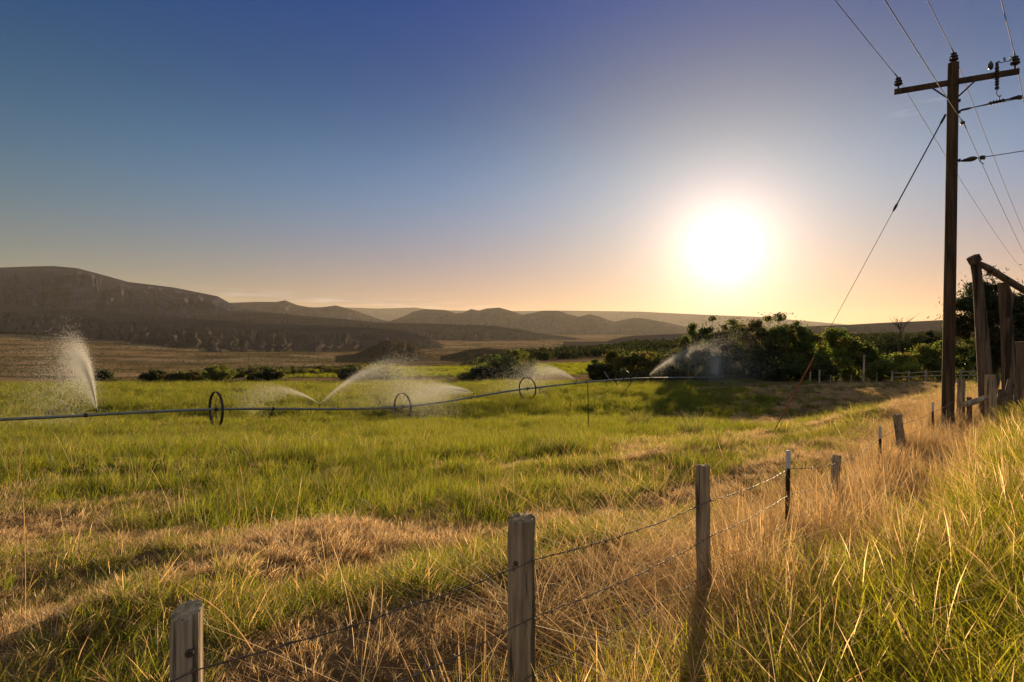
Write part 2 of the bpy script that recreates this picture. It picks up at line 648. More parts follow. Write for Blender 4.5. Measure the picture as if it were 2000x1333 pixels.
def ground(X, Y, bumps=True):
    X = np.asarray(X, float)
    Y = np.asarray(Y, float)
    s, t = st(X, Y)
    zf = np.interp(Y, YF, ZF)
    zl = np.interp(t, [-20, 0, 4.3, 8.9, 12.5, 20, 25, 40, 80], [-1.7, -1.95, -2.2, -2.68, -2.88, -2.97, -2.95, -3.6, -5.8])
    zr = np.interp(t, [-20, 0, 6, 20, 40, 80], [-1.55, -1.72, -1.9, -2.5, -3.1, -5.0])
    near = zf + (zl - zf) * sstep(-7, 0, s) + (zr - zl) * sstep(0.1, 2.6, s)
    rr = np.hypot(X, Y)
    th = np.arctan2(X, Y)
    cl = np.clip(th, -0.876, 0.876)
    u = np.tan(cl)
    yy = rr * np.cos(cl)
    ly = np.log(np.maximum(yy, 1))
    cols = np.stack([np.interp(ly, np.log(FAR[k][0]), FAR[k][1]) for k in FU])
    i = np.clip(np.searchsorted(FU, u) - 1, 0, len(FU) - 2)
    fu = np.array(FU)
    w = (u - fu[i]) / (fu[i + 1] - fu[i])
    idx = np.indices(u.shape) if u.ndim else ()
    far = np.take_along_axis(cols, i[None], 0)[0] * (1 - w) + np.take_along_axis(cols, (i + 1)[None], 0)[0] * w
    far = far + (fbm(X / 300, Y / 300, 4, 2) - 0.5) * 14 * sstep(500, 1500, rr)
    z = near + (far - near) * sstep(50, 78, rr)
    back = sstep(R(100), R(140), np.abs(th))
    z = z * (1 - back) + np.minimum(-1.5, -1.5 - 0.01 * rr + 0.1) * back
    if bumps:
        k = 1 - sstep(40, 120, rr)
        dry = sstep(-9, -4, s) * sstep(0.5, -1.0, s)
        z = z + k * ((fbm(s / 1.5, t / 3.2, 3, 5) - 0.5) * (0.16 + 0.50 * dry) + (fbm(X / 0.5, Y / 0.5, 2, 9) - 0.5) * (0.05 + 0.07 * dry))
        z = z + k * (fbm(X / 9, Y / 9, 2, 3) - 0.5) * 0.3 * sstep(-3, -8, s)
    return z + EZ


def gz(x, y):
    return float(ground(np.array([x]), np.array([y]))[0])


def greenness(X, Y):
    """1 where irrigated grass grows, 0 where it is cured dry"""
    s, t = st(X, Y)
    b = np.interp(t, [0, 4, 8, 12, 20, 40, 60, 90], [-9, -8, -6.5, -6, -7, -12.5, -20, -30])
    n = fbm(s / 3.0, t / 6.0, 3, 1) - 0.5
    return sstep(1.6, -2.6, s - b + n * np.interp(t, [0, 20, 50], [8, 13, 30]))


def terrain():
    # rings of vertices, dense in front of the camera and near it
    th = np.unique(np.concatenate([np.linspace(-pi, -1.0, 60), np.linspace(-1.0, 1.0, 560), np.linspace(1.0, pi, 60)]))
    r = np.concatenate([np.linspace(0.15, 1.2, 8)[:-1], np.geomspace(1.2, 30000, 430)])
    TH, RR = np.meshgrid(th, r, indexing='xy')
    X, Y = RR * np.sin(TH), RR * np.cos(TH)
    Z = ground(X, Y)
    n, m = X.shape
    V = np.stack([X, Y, Z], -1).reshape(-1, 3)
    i, j = np.meshgrid(np.arange(n - 1), np.arange(m - 1), indexing='ij')
    a = (i * m + j).ravel()
    Fq = np.stack([a, a + m, a + m + 1, a + 1], -1)
    me = mesh_np('ground', V, [Fq], True, [ground_mat()])
    # cover colours
    s, t = st(X, Y)
    G = greenness(X, Y)
    soil = np.array([0.16, 0.105, 0.062])
    green = np.array([0.085, 0.095, 0.022])
    tan = np.array([0.30, 0.195, 0.105])
    dark = np.array([0.085, 0.07, 0.04])
    c = soil + (green - soil) * G[..., None]
    far = sstep(80, 110, RR)[..., None]
    n1 = fbm(X / 260, Y / 90, 4, 3)
    n2 = fbm(X / 60, Y / 60, 3, 7)
    v = tan + (dark - tan) * (sstep(0.46, 0.66, n1) * 0.75 + 0.25 * sstep(0.5, 0.7, n2))[..., None]
    n3 = fbm(X / 520 + 3, Y / 150, 3, 11)
    v = v + (np.array([0.40, 0.28, 0.17]) - v) * (sstep(0.56, 0.70, n3) * 0.8)[..., None]
    u = X / np.maximum(Y, 1)
    second = field2(X, Y)
    v = v + (np.array([0.10, 0.125, 0.02]) - v) * second[..., None]
    c = c + (v - c) * far
    wood = sstep(76, 100, RR) * sstep(0.16, 0.26, u)
    c = c + (np.array([0.09, 0.075, 0.04]) - c) * wood[..., None]
    vcol(me, 'cover', c.reshape(-1, 3))
    tag(link('ground', me), kind='structure')


def field2(X, Y):
    u = X / np.maximum(Y, 1)
    f = sstep(-0.47, -0.43, u) * sstep(0.02, -0.02, u) * sstep(126, 134, Y) * sstep(252, 240, Y + 60 * u)
    g = sstep(0.03, 0.05, u) * sstep(0.17, 0.15, u) * sstep(125, 140, Y) * sstep(260, 240, Y)
    return np.maximum(f, g)


terrain()


def ridge(name, pts, mat, prof=1.0, gully=0.3, freq=1.0, seed=0, back=0.5, n=700, m=90, cliff=0.0):
    """a range of hills: a crest line, a gullied front slope and a back slope
    pts: (bearing px, crest row, crest distance, foot row, foot distance)"""
    A = np.array(pts, float)
    q = np.linspace(A[0, 0], A[-1, 0], n)
    row, Yc, fr, Yf = [np.interp(q, A[:, 0], A[:, k]) for k in (1, 2, 3, 4)]
    u = (q - HX) / F
    Yc = Yc * (1 + 0.05 * (fbm(q / 60 + seed, q * 0 + seed, 3, seed) - 0.5))
    zc = (HY - row) / F * Yc
    zf = (HY - fr) / F * Yf
    H = zc - zf
    along = u * np.mean(A[:, 2])
    zc = zc + H * 0.05 * (fbm(along / (0.22 * np.mean(H) + 20), along * 0 + 3.3, 3, seed + 1) - 0.5)
    sf = np.linspace(0, 1, m) ** 1.15
    mb = 14
    X, Y, Z = [], [], []
    for k in range(mb):                     # back slope, far to crest
        b = 1 - k / mb
        yy = Yc + (Yc - Yf) * back * b
        X.append(u * yy)
        Y.append(yy)
        Z.append(zc - H * 0.8 * b ** 1.3)
    for sv in sf:
        yy = Yc + (Yf - Yc) * sv
        xx = u * yy
        base = (1 - sv) ** prof
        if cliff:
            base = base - cliff * sstep(0.02, 0.12, sv) * (1 - sstep(0.2, 1.0, sv))
        wl = (0.35 * np.mean(H) + 15) / freq
        wob = (fbm(xx / (wl * 3), yy / (wl * 3), 2, seed + 4) - 0.5) * 1.6
        g = np.abs(fbm(along / wl + wob, np.full_like(along, sv * 1.3), 4, seed + 2) - 0.5) * 2
        fine = fbm(xx / (wl * 0.4), yy / (wl * 0.4), 4, seed + 6) - 0.5
        env = (4 * sv * (1 - sv)) ** 0.7 * float(sstep(0.0, 0.28, sv)) if 0 < sv < 1 else 0
        X.append(xx)
        Y.append(yy)
        Z.append(zf + H * np.minimum(base + env * gully * (g - 0.25) + 0.17 * env * fine, 1 - 0.5 * sv))
    V = np.stack([np.array(X), np.array(Y), np.array(Z) + EZ], -1)
    r_, c_ = V.shape[:2]
    i, j = np.meshgrid(np.arange(r_ - 1), np.arange(c_ - 1), indexing='ij')
    a = (i * c_ + j).ravel()
    me = mesh_np(name, V.reshape(-1, 3), [np.stack([a, a + c_, a + c_ + 1, a + 1], -1)], True, [mat])
    return tag(link(name, me), kind='structure')


def hills():
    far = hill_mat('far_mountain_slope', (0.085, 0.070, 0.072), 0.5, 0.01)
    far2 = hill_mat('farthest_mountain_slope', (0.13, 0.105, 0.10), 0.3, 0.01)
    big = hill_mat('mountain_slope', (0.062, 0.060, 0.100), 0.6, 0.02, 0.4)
    mesa = hill_mat('mesa_slope', (0.082, 0.064, 0.066), 0.75, 0.045)
    low = hill_mat('hill_slope', (0.13, 0.09, 0.052), 0.8, 0.09)
    d = lambda L, Yc, fr, Yf: [(a, b, Yc, fr, Yf) for a, b in L]
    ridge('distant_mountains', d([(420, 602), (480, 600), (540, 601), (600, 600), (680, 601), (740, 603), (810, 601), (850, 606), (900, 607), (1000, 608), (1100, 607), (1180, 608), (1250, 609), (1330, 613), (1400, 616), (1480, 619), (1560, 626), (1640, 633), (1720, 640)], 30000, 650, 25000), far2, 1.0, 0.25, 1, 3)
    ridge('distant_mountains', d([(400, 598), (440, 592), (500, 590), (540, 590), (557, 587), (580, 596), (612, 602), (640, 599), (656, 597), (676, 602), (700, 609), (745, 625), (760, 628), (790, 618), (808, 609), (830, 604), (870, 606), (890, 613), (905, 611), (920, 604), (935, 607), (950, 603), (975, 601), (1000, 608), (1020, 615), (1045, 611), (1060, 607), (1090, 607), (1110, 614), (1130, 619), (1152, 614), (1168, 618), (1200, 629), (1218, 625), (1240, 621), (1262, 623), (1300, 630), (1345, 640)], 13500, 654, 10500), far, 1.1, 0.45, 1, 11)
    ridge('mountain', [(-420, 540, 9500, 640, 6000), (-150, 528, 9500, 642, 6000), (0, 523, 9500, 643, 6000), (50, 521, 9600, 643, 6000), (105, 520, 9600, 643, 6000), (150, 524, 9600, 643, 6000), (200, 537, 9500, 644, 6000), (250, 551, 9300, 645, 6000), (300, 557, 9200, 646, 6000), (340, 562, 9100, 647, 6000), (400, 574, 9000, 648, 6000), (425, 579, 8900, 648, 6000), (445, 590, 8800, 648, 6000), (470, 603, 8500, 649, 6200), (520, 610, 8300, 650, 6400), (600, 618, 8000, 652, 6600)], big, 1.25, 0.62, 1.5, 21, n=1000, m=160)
    ridge('mesa', [(380, 604, 7200, 650, 5200), (450, 608, 7200, 650, 5200), (520, 611, 7000, 652, 5200), (600, 618, 6800, 655, 5200), (680, 624, 6600, 657, 5100), (735, 630, 6400, 659, 5000), (830, 632, 6300, 662, 5000), (920, 635, 6200, 664, 4900), (965, 637, 6200, 665, 4900), (1010, 643, 6000, 666, 4800), (1050, 651, 5900, 667, 4800), (1100, 657, 5800, 668, 4800), (1150, 664, 5700, 669, 4800)], mesa, 1.5, 0.42, 1.6, 31, cliff=0.12)
    ridge('mesa', [(-380, 586, 5600, 645, 4300), (-150, 590, 5600, 646, 4300), (0, 595, 5500, 647, 4200), (90, 600, 5300, 652, 4000), (180, 607, 5000, 664, 3600), (300, 617, 4600, 680, 2600), (430, 627, 4300, 688, 2200), (540, 633, 4100, 689, 2200), (650, 637, 3900, 687, 2300), (740, 642, 3700, 684, 2500), (800, 650, 3500, 682, 2600), (840, 660, 3400, 681, 2700), (866, 674, 3300, 680, 2750)], mesa, 1.5, 0.42, 2.0, 41, n=1000, m=150, cliff=0.12)
    ridge('mesa', d([(1100, 668), (1185, 667), (1210, 660), (1240, 656), (1290, 654), (1340, 652), (1420, 654), (1480, 662)], 3600, 675, 2900), mesa, 1.4, 0.3, 1, 51, cliff=0.1)
    ridge('mesa', d([(1500, 645), (1540, 640), (1570, 638), (1650, 635), (1720, 631), (1790, 628), (1850, 625), (1930, 622), (2100, 616), (2500, 612)], 5200, 662, 3800), mesa, 1.2, 0.25, 1, 61)
    ridge('hill', [(655, 704, 1330, 708, 1200), (690, 695, 1350, 708, 1180), (720, 680, 1360, 708, 1150), (745, 668, 1370, 708, 1130), (762, 664, 1370, 708, 1120), (790, 668, 1380, 708, 1120), (812, 674, 1380, 708, 1130), (835, 690, 1370, 707, 1160), (860, 702, 1360, 706, 1200)], low, 1.0, 0.3, 1.5, 71, n=260, m=70, back=1.2)
    ridge('hill', [(860, 703, 1000, 706, 880), (885, 692, 1010, 707, 860), (915, 683, 1020, 708, 840), (950, 680, 1020, 708, 830), (1000, 684, 1000, 707, 830), (1040, 692, 980, 706, 840)], low, 1.0, 0.25, 1.5, 81, n=200, m=50, back=1.0)


hills()


# ------------------------------------------------------------------ haze
def haze():
    b = MB().box((0, 0, 600), (90000, 90000, 1460))
    m, N, L = newmat('evening_haze')
    N.remove(N['Principled BSDF'])
    v = N.new('ShaderNodeVolumePrincipled')
    v.inputs['Color'].default_value = (0.95, 0.88, 0.78, 1)
    v.inputs['Density'].default_value = HAZE
    v.inputs['Anisotropy'].default_value = 0.3
    L.new(v.outputs[0], N['Material Output'].inputs['Volume'])
    tag(b.build('haze', m, None, False), kind='stuff')


HAZE = 1.1e-5
haze()


# ------------------------------------------------------------------ grasses
def blades(n, h, w, rad, lean, bend, seg, tint, seed, tvar=0.25, head=0.0, hvar=0.35):
    """n curved tapering blades springing from a patch of radius rad"""
    g = np.random.default_rng(seed)
    a = g.uniform(0, 2 * pi, n)
    rr = rad * np.sqrt(g.random(n))
    bx, by = rr * np.cos(a), rr * np.sin(a)
    az = a + g.normal(0, 0.9, n)
    hh = h * (1 + hvar * g.uniform(-1, 1, n))
    ln = lean * np.abs(g.normal(0.6, 0.5, n))
    bd = bend * np.abs(g.normal(0.7, 0.5, n))
    ww = w * g.uniform(0.6, 1.3, n)
    face = g.uniform(0, pi, n)
    V, Fq, Ft, T = [], [], [], []
    col = np.asarray(tint, float)
    if col.ndim == 1:
        col = col[None]
    ct = col[g.integers(0, len(col), n)] * (1 + tvar * g.uniform(-1, 1, (n, 1)))
    ts = np.linspace(0, 1, seg + 1)
    nv = 2 * seg + 1
    for k, t in enumerate(ts):
        d = (ln * t + bd * t * t) * hh
        x = bx + np.cos(az) * d
        y = by + np.sin(az) * d
        z = hh * (t - 0.42 * np.minimum(bd, 1.8) * t ** 2.2 * 0.9)
        if k == seg:
            V.append(np.stack([x, y, z], -1))
        else:
            wt = ww * (1 - 0.75 * t ** 1.6) * (0.75 if k == 0 else 1)
            if head and k == seg - 1:
                wt = ww * head
            ox, oy = np.cos(face) * wt / 2, np.sin(face) * wt / 2
            V.append(np.stack([x - ox, y - oy, z], -1))
            V.append(np.stack([x + ox, y + oy, z], -1))
    V = np.stack(V, 1).reshape(-1, 3)
    b = np.arange(n) * nv
    for k in range(seg - 1):
        Fq.append(np.stack([b + 2 * k, b + 2 * k + 1, b + 2 * k + 3, b + 2 * k + 2], -1))
    Ft.append(np.stack([b + 2 * seg - 2, b + 2 * seg - 1, b + 2 * seg], -1))
    return V, (np.concatenate(Fq) if Fq else np.zeros((0, 4), int)), np.concatenate(Ft), np.repeat(ct, nv, 0)


def tuft(name, mat, parts):
    Vs, Qs, Ts, Cs, o = [], [], [], [], 0
    for p in parts:
        V, q, t, c = p
        Vs.append(V)
        Qs.append(q + o)
        Ts.append(t + o)
        Cs.append(c)
        o += len(V)
    me = mesh_np(name, np.concatenate(Vs), [np.concatenate(Qs), np.concatenate(Ts)], False, [mat])
    vcol(me, 'tint', np.concatenate(Cs))
    return bpy.data.objects.new(name, me)


def scatter_group(coll):
    ng = bpy.data.node_groups.new('scatter', 'GeometryNodeTree')
    ng.interface.new_socket('Geometry', in_out='INPUT', socket_type='NodeSocketGeometry')
    ng.interface.new_socket('Geometry', in_out='OUTPUT', socket_type='NodeSocketGeometry')
    N, L = ng.nodes, ng.links
    gi = N.new('NodeGroupInput')
    go = N.new('NodeGroupOutput')
    ip = N.new('GeometryNodeInstanceOnPoints')
    ci = N.new('GeometryNodeCollectionInfo')
    ci.inputs['Collection'].default_value = coll
    ci.inputs['Separate Children'].default_value = True
    ci.inputs['Reset Children'].default_value = True

    def named(n, t):
        a = N.new('GeometryNodeInputNamedAttribute')
        a.data_type = t
        a.inputs['Name'].default_value = n
        return a.outputs['Attribute']
    L.new(gi.outputs[0], ip.inputs['Points'])
    L.new(ci.outputs[0], ip.inputs['Instance'])
    ip.inputs['Pick Instance'].default_value = True
    L.new(named('pick', 'INT'), ip.inputs['Instance Index'])
    L.new(named('rot', 'FLOAT_VECTOR'), ip.inputs['Rotation'])
    L.new(named('scl', 'FLOAT_VECTOR'), ip.inputs['Scale'])
    L.new(ip.outputs[0], go.inputs[0])
    return ng


def scatter(name, protos, X, Y, Zoff, scl, tilt=0.12, pick=None):
    n = len(X)
    V = np.stack([X, Y, ground(X, Y) + Zoff], -1)
    me = mesh_np(name, V, [])
    coll = bpy.data.collections.new(name + '_kinds')
    for p in protos:
        coll.objects.link(p)
    a = me.attributes.new('pick', 'INT', 'POINT')
    a.data.foreach_set('value', (rng.integers(0, len(protos), n) if pick is None else pick).astype(np.int32))
    a = me.attributes.new('rot', 'FLOAT_VECTOR', 'POINT')
    rot = np.stack([rng.normal(0, tilt, n), rng.normal(0, tilt, n), rng.uniform(0, 2 * pi, n)], -1).astype(np.float32)
    a.data.foreach_set('vector', rot.ravel())
    a = me.attributes.new('scl', 'FLOAT_VECTOR', 'POINT')
    scl = np.asarray(scl, np.float32)
    if scl.ndim == 1:
        scl = np.repeat(scl[:, None], 3, 1)
    a.data.foreach_set('vector', scl.ravel())
    o = link(name, me)
    md = o.modifiers.new('scatter', 'NODES')
    md.node_group = scatter_group(coll)
    print(name, n)
    return tag(o, kind='stuff')


def strew(y0, y1, per_m2, umax=1.02, y_extra=0.6):
    """uniform random ground positions in the part of the view between two distances"""
    area = umax * (y1 * y1 - y0 * y0) + 2 * y_extra * (y1 - y0)
    n = int(area * per_m2)
    Y = np.sqrt(rng.uniform(y0 * y0, y1 * y1, n))
    X = rng.uniform(-1, 1, n) * (umax * Y + y_extra)
    return X, Y


GREEN = [(0.100, 0.122, 0.006), (0.120, 0.130, 0.007), (0.155, 0.135, 0.011), (0.078, 0.096, 0.007)]
LIME = [(0.15, 0.148, 0.009), (0.18, 0.16, 0.010), (0.115, 0.125, 0.009)]
STRAW = [(0.46, 0.30, 0.13), (0.54, 0.39, 0.20), (0.42, 0.26, 0.11)]
PINK = [(0.49, 0.35, 0.18), (0.58, 0.43, 0.24), (0.42, 0.28, 0.13)]
OLIVE = [(0.13, 0.115, 0.03), (0.10, 0.10, 0.025), (0.17, 0.125, 0.04)]


def grass():
    # --- irrigated field
    field = [tuft('field_tuft', M['grass'], [
        blades(52, 0.30, 0.0085, 0.17, 0.35, 0.55, 3, GREEN, 100 + i, hvar=0.5),
        blades(5, 0.42, 0.007, 0.14, 0.3, 0.5, 3, OLIVE, 150 + i)]) for i in range(5)]
    Xs, Ys, Ss = [], [], []
    for y0, y1, d, k in ((4.5, 12, 32, 0.8), (12, 22, 20, 0.95), (22, 38, 10, 1.2), (38, 60, 4.2, 1.8), (60, 86, 2.4, 2.1)):
        X, Y = strew(y0, y1, d)
        G = greenness(X, Y)
        lush = fbm(X / 2.6, Y / 2.6, 3, 8)
        keep = rng.random(len(X)) < G * (0.25 + 1.2 * sstep(0.32, 0.55, lush)) * sstep(3.5, 8.0, Y + 0 * X)
        X, Y, lush = X[keep], Y[keep], lush[keep]
        Xs.append(X)
        Ys.append(Y)
        h = k * rng.uniform(0.7, 1.25, len(X)) * (0.65 + 0.7 * lush)
        Ss.append(np.stack([h, h, h * np.interp(Y, [8, 30, 80], [1.0, 0.85, 0.55])], -1))
    X, Y, Sc = np.concatenate(Xs), np.concatenate(Ys), np.concatenate(Ss)
    scatter('field_grass', field, X, Y, -0.02, Sc)
    # --- second field beyond the hollow
    n = 4500
    X = rng.uniform(-115, 40, n)
    Y = rng.uniform(126, 262, n)
    keep = rng.random(n) < field2(X, Y)
    far = [tuft('far_tuft', M['grass'], [blades(40, 0.5, 0.05, 0.7, 0.4, 0.5, 2, GREEN, 180 + i)]) for i in range(3)]
    scatter('far_field_grass', far, X[keep], Y[keep], -0.03, rng.uniform(0.8, 1.3, keep.sum()))
    # --- cured low grass with drooping heads, in the band along the fence and the bare right side
    low = [tuft('cured_tuft', M['straw'], [
        blades(60, 0.125, 0.006, 0.17, 0.45, 0.6, 3, PINK, 200 + i, head=1.3, hvar=0.5),
        blades(26, 0.09, 0.007, 0.18, 0.9, 0.8, 2, STRAW, 230 + i)]) for i in range(5)]
    Xs, Ys, Ss = [], [], []
    for y0, y1, d, k in ((2.6, 8, 95, 0.62), (8, 16, 52, 0.75), (16, 32, 20, 1.0), (32, 62, 7, 1.4)):
        X, Y = strew(y0, y1, d)
        G = greenness(X, Y)
        s, t = st(X, Y)
        n = fbm(X / 1.7, Y / 1.7, 3, 13)
        keep = rng.random(len(X)) < np.clip((1.05 - G), 0.02, 1) * (0.55 + 0.6 * sstep(0.35, 0.6, n)) * sstep(3.6, 1.6, s) * (1 - 0.9 * sstep(0.48, 0.58, fbm(s / 0.8, t / 1.8, 3, 17)) * (1 - 0.7 * sstep(-2.4, -3.8, s) * sstep(9, 5, t)))
        Xs.append(X[keep])
        Ys.append(Y[keep])
        Ss.append(k * rng.uniform(0.6, 1.3, keep.sum()) * (0.6 + 0.8 * n[keep]))
    scatter('cured_grass', low, np.concatenate(Xs), np.concatenate(Ys), -0.01, np.concatenate(Ss), 0.2)
    # --- patchy short green in the dry band
    mix = [tuft('short_tuft', M['grass'], [
        blades(60, 0.17, 0.007, 0.17, 0.45, 0.65, 3, GREEN + GREEN + OLIVE, 300 + i, hvar=0.5),
        blades(5, 0.22, 0.004, 0.14, 0.5, 0.6, 3, STRAW, 330 + i, head=1.1)]) for i in range(5)]
    Xs, Ys, Ss = [], [], []
    for y0, y1, d, k in ((2.6, 8, 70, 0.75), (8, 16, 38, 0.9), (16, 32, 14, 1.2), (32, 62, 4.5, 1.6)):
        X, Y = strew(y0, y1, d)
        G = greenness(X, Y)
        s, t = st(X, Y)
        n = fbm(s / 0.8, t / 1.8, 3, 17)
        keep = rng.random(len(X)) < np.clip(1.1 - G, 0.05, 1) * sstep(0.46, 0.56, n) * sstep(1.0, 0.2, s) * np.interp(t, [16, 30], [1, 0.35]) * (1 - 0.72 * sstep(-2.4, -3.8, s) * sstep(9, 5, t))
        Xs.append(X[keep])
        Ys.append(Y[keep])
        Ss.append(k * rng.uniform(0.6, 1.35, keep.sum()))
    scatter('short_grass', mix, np.concatenate(Xs), np.concatenate(Ys), -0.01, np.concatenate(Ss), 0.15)
    # --- standing dry stems and straw along the fence
    tall = [tuft('straw_tuft', M['straw'], [
        blades(26, 0.75, 0.0048, 0.09, 0.22, 0.22, 5, STRAW, 400 + i, head=1.15),
        blades(30, 0.34, 0.005, 0.13, 1.0, 0.9, 4, STRAW + PINK, 430 + i)]) for i in range(6)]
    lodged = [tuft('lodged_tuft', M['straw'], [
        blades(40, 0.40, 0.0045, 0.2, 1.7, 0.8, 4, STRAW + PINK, 460 + i, hvar=0.6)]) for i in range(4)]
    n = 4000
    t = rng.uniform(1.0, 30, n)
    s = np.where(rng.random(n) < 0.55, rng.normal(0.15, 0.32, n), rng.uniform(0.2, 2.6, n))
    X = 0.7676 * s + 0.641 * t
    Y = t * 0.7676 - 0.641 * s
    X = X - 2.25 * 0.7676 * 0.7676
    Y = Y + 2.25 * 0.7676 * 0.641
    d = fbm(X / 0.9, Y / 0.9, 2, 19)
    den = np.where(s[:len(d)] > 0.9, sstep(0.42, 0.62, d) * (Y > 4.2), sstep(0.47, 0.66, d)) * np.interp(Y, [2, 3.5, 5, 12, 26], [0.30, 0.35, 0.75, 0.8, 0.8])
    keep = (rng.random(n) < den) & (Y > 2.2)
    X, Y = X[keep], Y[keep]
    k = rng.uniform(0.45, 1.2, len(X)) * np.interp(Y, [2, 4, 5, 14, 30], [0.6, 0.85, 0.95, 0.85, 0.9])
    scatter('standing_straw', tall, X, Y, -0.02, k, 0.10)
    n = 2300
    t = rng.uniform(1.0, 30, n)
    s = rng.normal(0.1, 0.55, n)
    X = 0.7676 * s + 0.641 * t - 2.25 * 0.589
    Y = t * 0.7676 - 0.641 * s + 2.25 * 0.492
    keep = (Y > 2.2) & (rng.random(n) < sstep(0.36, 0.58, fbm(X / 1.1, Y / 1.1, 2, 23)))
    scatter('lodged_straw', lodged, X[keep], Y[keep], 0.0, rng.uniform(0.7, 1.3, keep.sum()), 0.15)
    # --- single tall stems over the dry band
    stem = [tuft('stem', M['straw'], [blades(4, 0.72, 0.006, 0.10, 0.18, 0.2, 5, STRAW, 500 + i, head=1.15)]) for i in range(4)]
    X, Y = strew(3.0, 16, 1.5)
    s, t = st(X, Y)
    keep = (s < 0) & (rng.random(len(X)) < sstep(0.42, 0.7, fbm(X / 1.6, Y / 1.6, 2, 29)))
    scatter('tall_stems', stem, X[keep], Y[keep], 0.0, rng.uniform(0.55, 1.1, keep.sum()), 0.1)
    # --- lush roadside grass at lower right
    lush = [tuft('roadside_tuft', M['grass'], [
        blades(34, 0.48, 0.010, 0.11, 0.3, 0.75, 6, LIME, 600 + i, hvar=0.5),
        blades(2, 0.62, 0.004, 0.09, 0.25, 0.35, 5, STRAW, 650 + i, head=1.2)]) for i in range(6)]
    n = 11000
    t = rng.uniform(0.6, 26, n)
    s = rng.uniform(-0.1, 4.5, n)
    X = 0.7676 * s + 0.641 * t - 2.25 * 0.589
    Y = t * 0.7676 - 0.641 * s + 2.25 * 0.492
    nn = fbm(X / 1.2, Y / 1.2, 2, 31)
    lim = np.interp(Y, [2.5, 3.8, 5.5, 9, 14, 25], [0.1, 0.35, 0.95, 1.6, 2.2, 2.0])
    keep = (Y > 1.9) & (rng.random(n) < sstep(lim - 0.35, lim + 0.35, s + (nn - 0.5) * 1.2)) & (s < 1.4 + 0.3 * t)
    keep &= np.hypot(X, Y) > 2.0
    X, Y = X[keep], Y[keep]
    scatter('roadside_grass', lush, X, Y, -0.02, rng.uniform(0.65, 1.2, len(X)) * np.interp(Y, [2, 4, 8], [0.8, 1.0, 1.0]), 0.12)


grass()


# ------------------------------------------------------------------ barbed wire fence
def post_mesh(base, top, r0, r1, seed, rough=0.06, slant=0.0, n=40):
    """a weathered round post: grain grooves, checks and an uneven sawn top"""
    g = random.Random(seed)
    base, top = Vector(base), Vector(top)
    ax = (top - base).normalized()
    a = Vector((1, 0, 0))
    u = (a - ax * a.dot(ax)).normalized()
    w = ax.cross(u)
    groove = [1 - rough * g.random() ** 2 for _ in range(n)]
    for _ in range(3):
        groove[g.randrange(n)] *= 1 - 2.2 * rough
    mb = MB()
    ln = (top - base).length
    m = 16
    sl = g.uniform(0, 2 * pi)
    bend = [u * (g.uniform(-1, 1) * 0.006) + w * (g.uniform(-1, 1) * 0.006) for _ in range(4)]
    rings = []
    for i in range(m + 1):
        t = i / m
        c = base + ax * ln * t + bend[int(t * 3.99)] * (0 if i in (0, m) else 1)
        r = r0 + (r1 - r0) * t
        ring = []
        for k in range(n):
            q = 2 * pi * k / n
            rr = r * groove[k] * (1 + rough * 0.25 * g.uniform(-1, 1))
            h = slant * cos(q - sl) * r if i == m else 0
            ring.append(len(mb.v))
            mb.v.append(c + (u * cos(q) + w * sin(q)) * rr + ax * h)
        rings.append(ring)
    # worn edge and top
    ring = []
    for k in range(n):
        q = 2 * pi * k / n
        ring.append(len(mb.v))
        mb.v.append(top + (u * cos(q) + w * sin(q)) * r1 * groove[k] * 0.88 + ax * (slant * cos(q - sl) * r1 + r1 * 0.10 * g.uniform(-0.2, 1.5)))
    rings.append(ring)
    for A, B in zip(rings, rings[1:]):
        for k in range(n):
            j = (k + 1) % n
            mb.f.append((A[k], A[j], B[j], B[k]))
    c = len(mb.v)
    mb.v.append(top + ax * r1 * 0.05)
    for k in range(n):
        mb.f.append((ring[k], ring[(k + 1) % n], c))
    return mb


POSTS = [  # kind, top px, top row, depth, foot px, radius, label
    ('wood', 365, 1193, 1.62, 362, 0.041, 'pale grey split wooden post with a dark knot and a slanting top'),
    ('wood', 1020, 1012, 2.75, 1018, 0.064, 'thick round wooden post with a flat sawn top'),
    ('wood', 1373, 910, 4.40, 1375, 0.052, 'tall slim round wooden post in dry straw'),
    ('steel', 1540, 880, 6.16, 1536, 0.022, 'nearest white-tipped steel post'),
    ('wood', 1635, 890, 7.88, 1616, 0.055, 'crooked grey wooden post between two steel posts'),
    ('steel', 1719, 833, 10.7, 1718, 0.024, 'middle white-tipped steel post'),
    ('wood', 1753, 811, 12.7, 1766, 0.085, 'dark wooden post leaning left in tall straw'),
    ('steel', 1822, 786, 14.0, 1821, 0.024, 'farthest white-tipped steel post, before the utility pole'),
    ('wood', 1877, 741, 16.8, 1877, 0.095, 'squat dark end post beside the utility pole'),
]


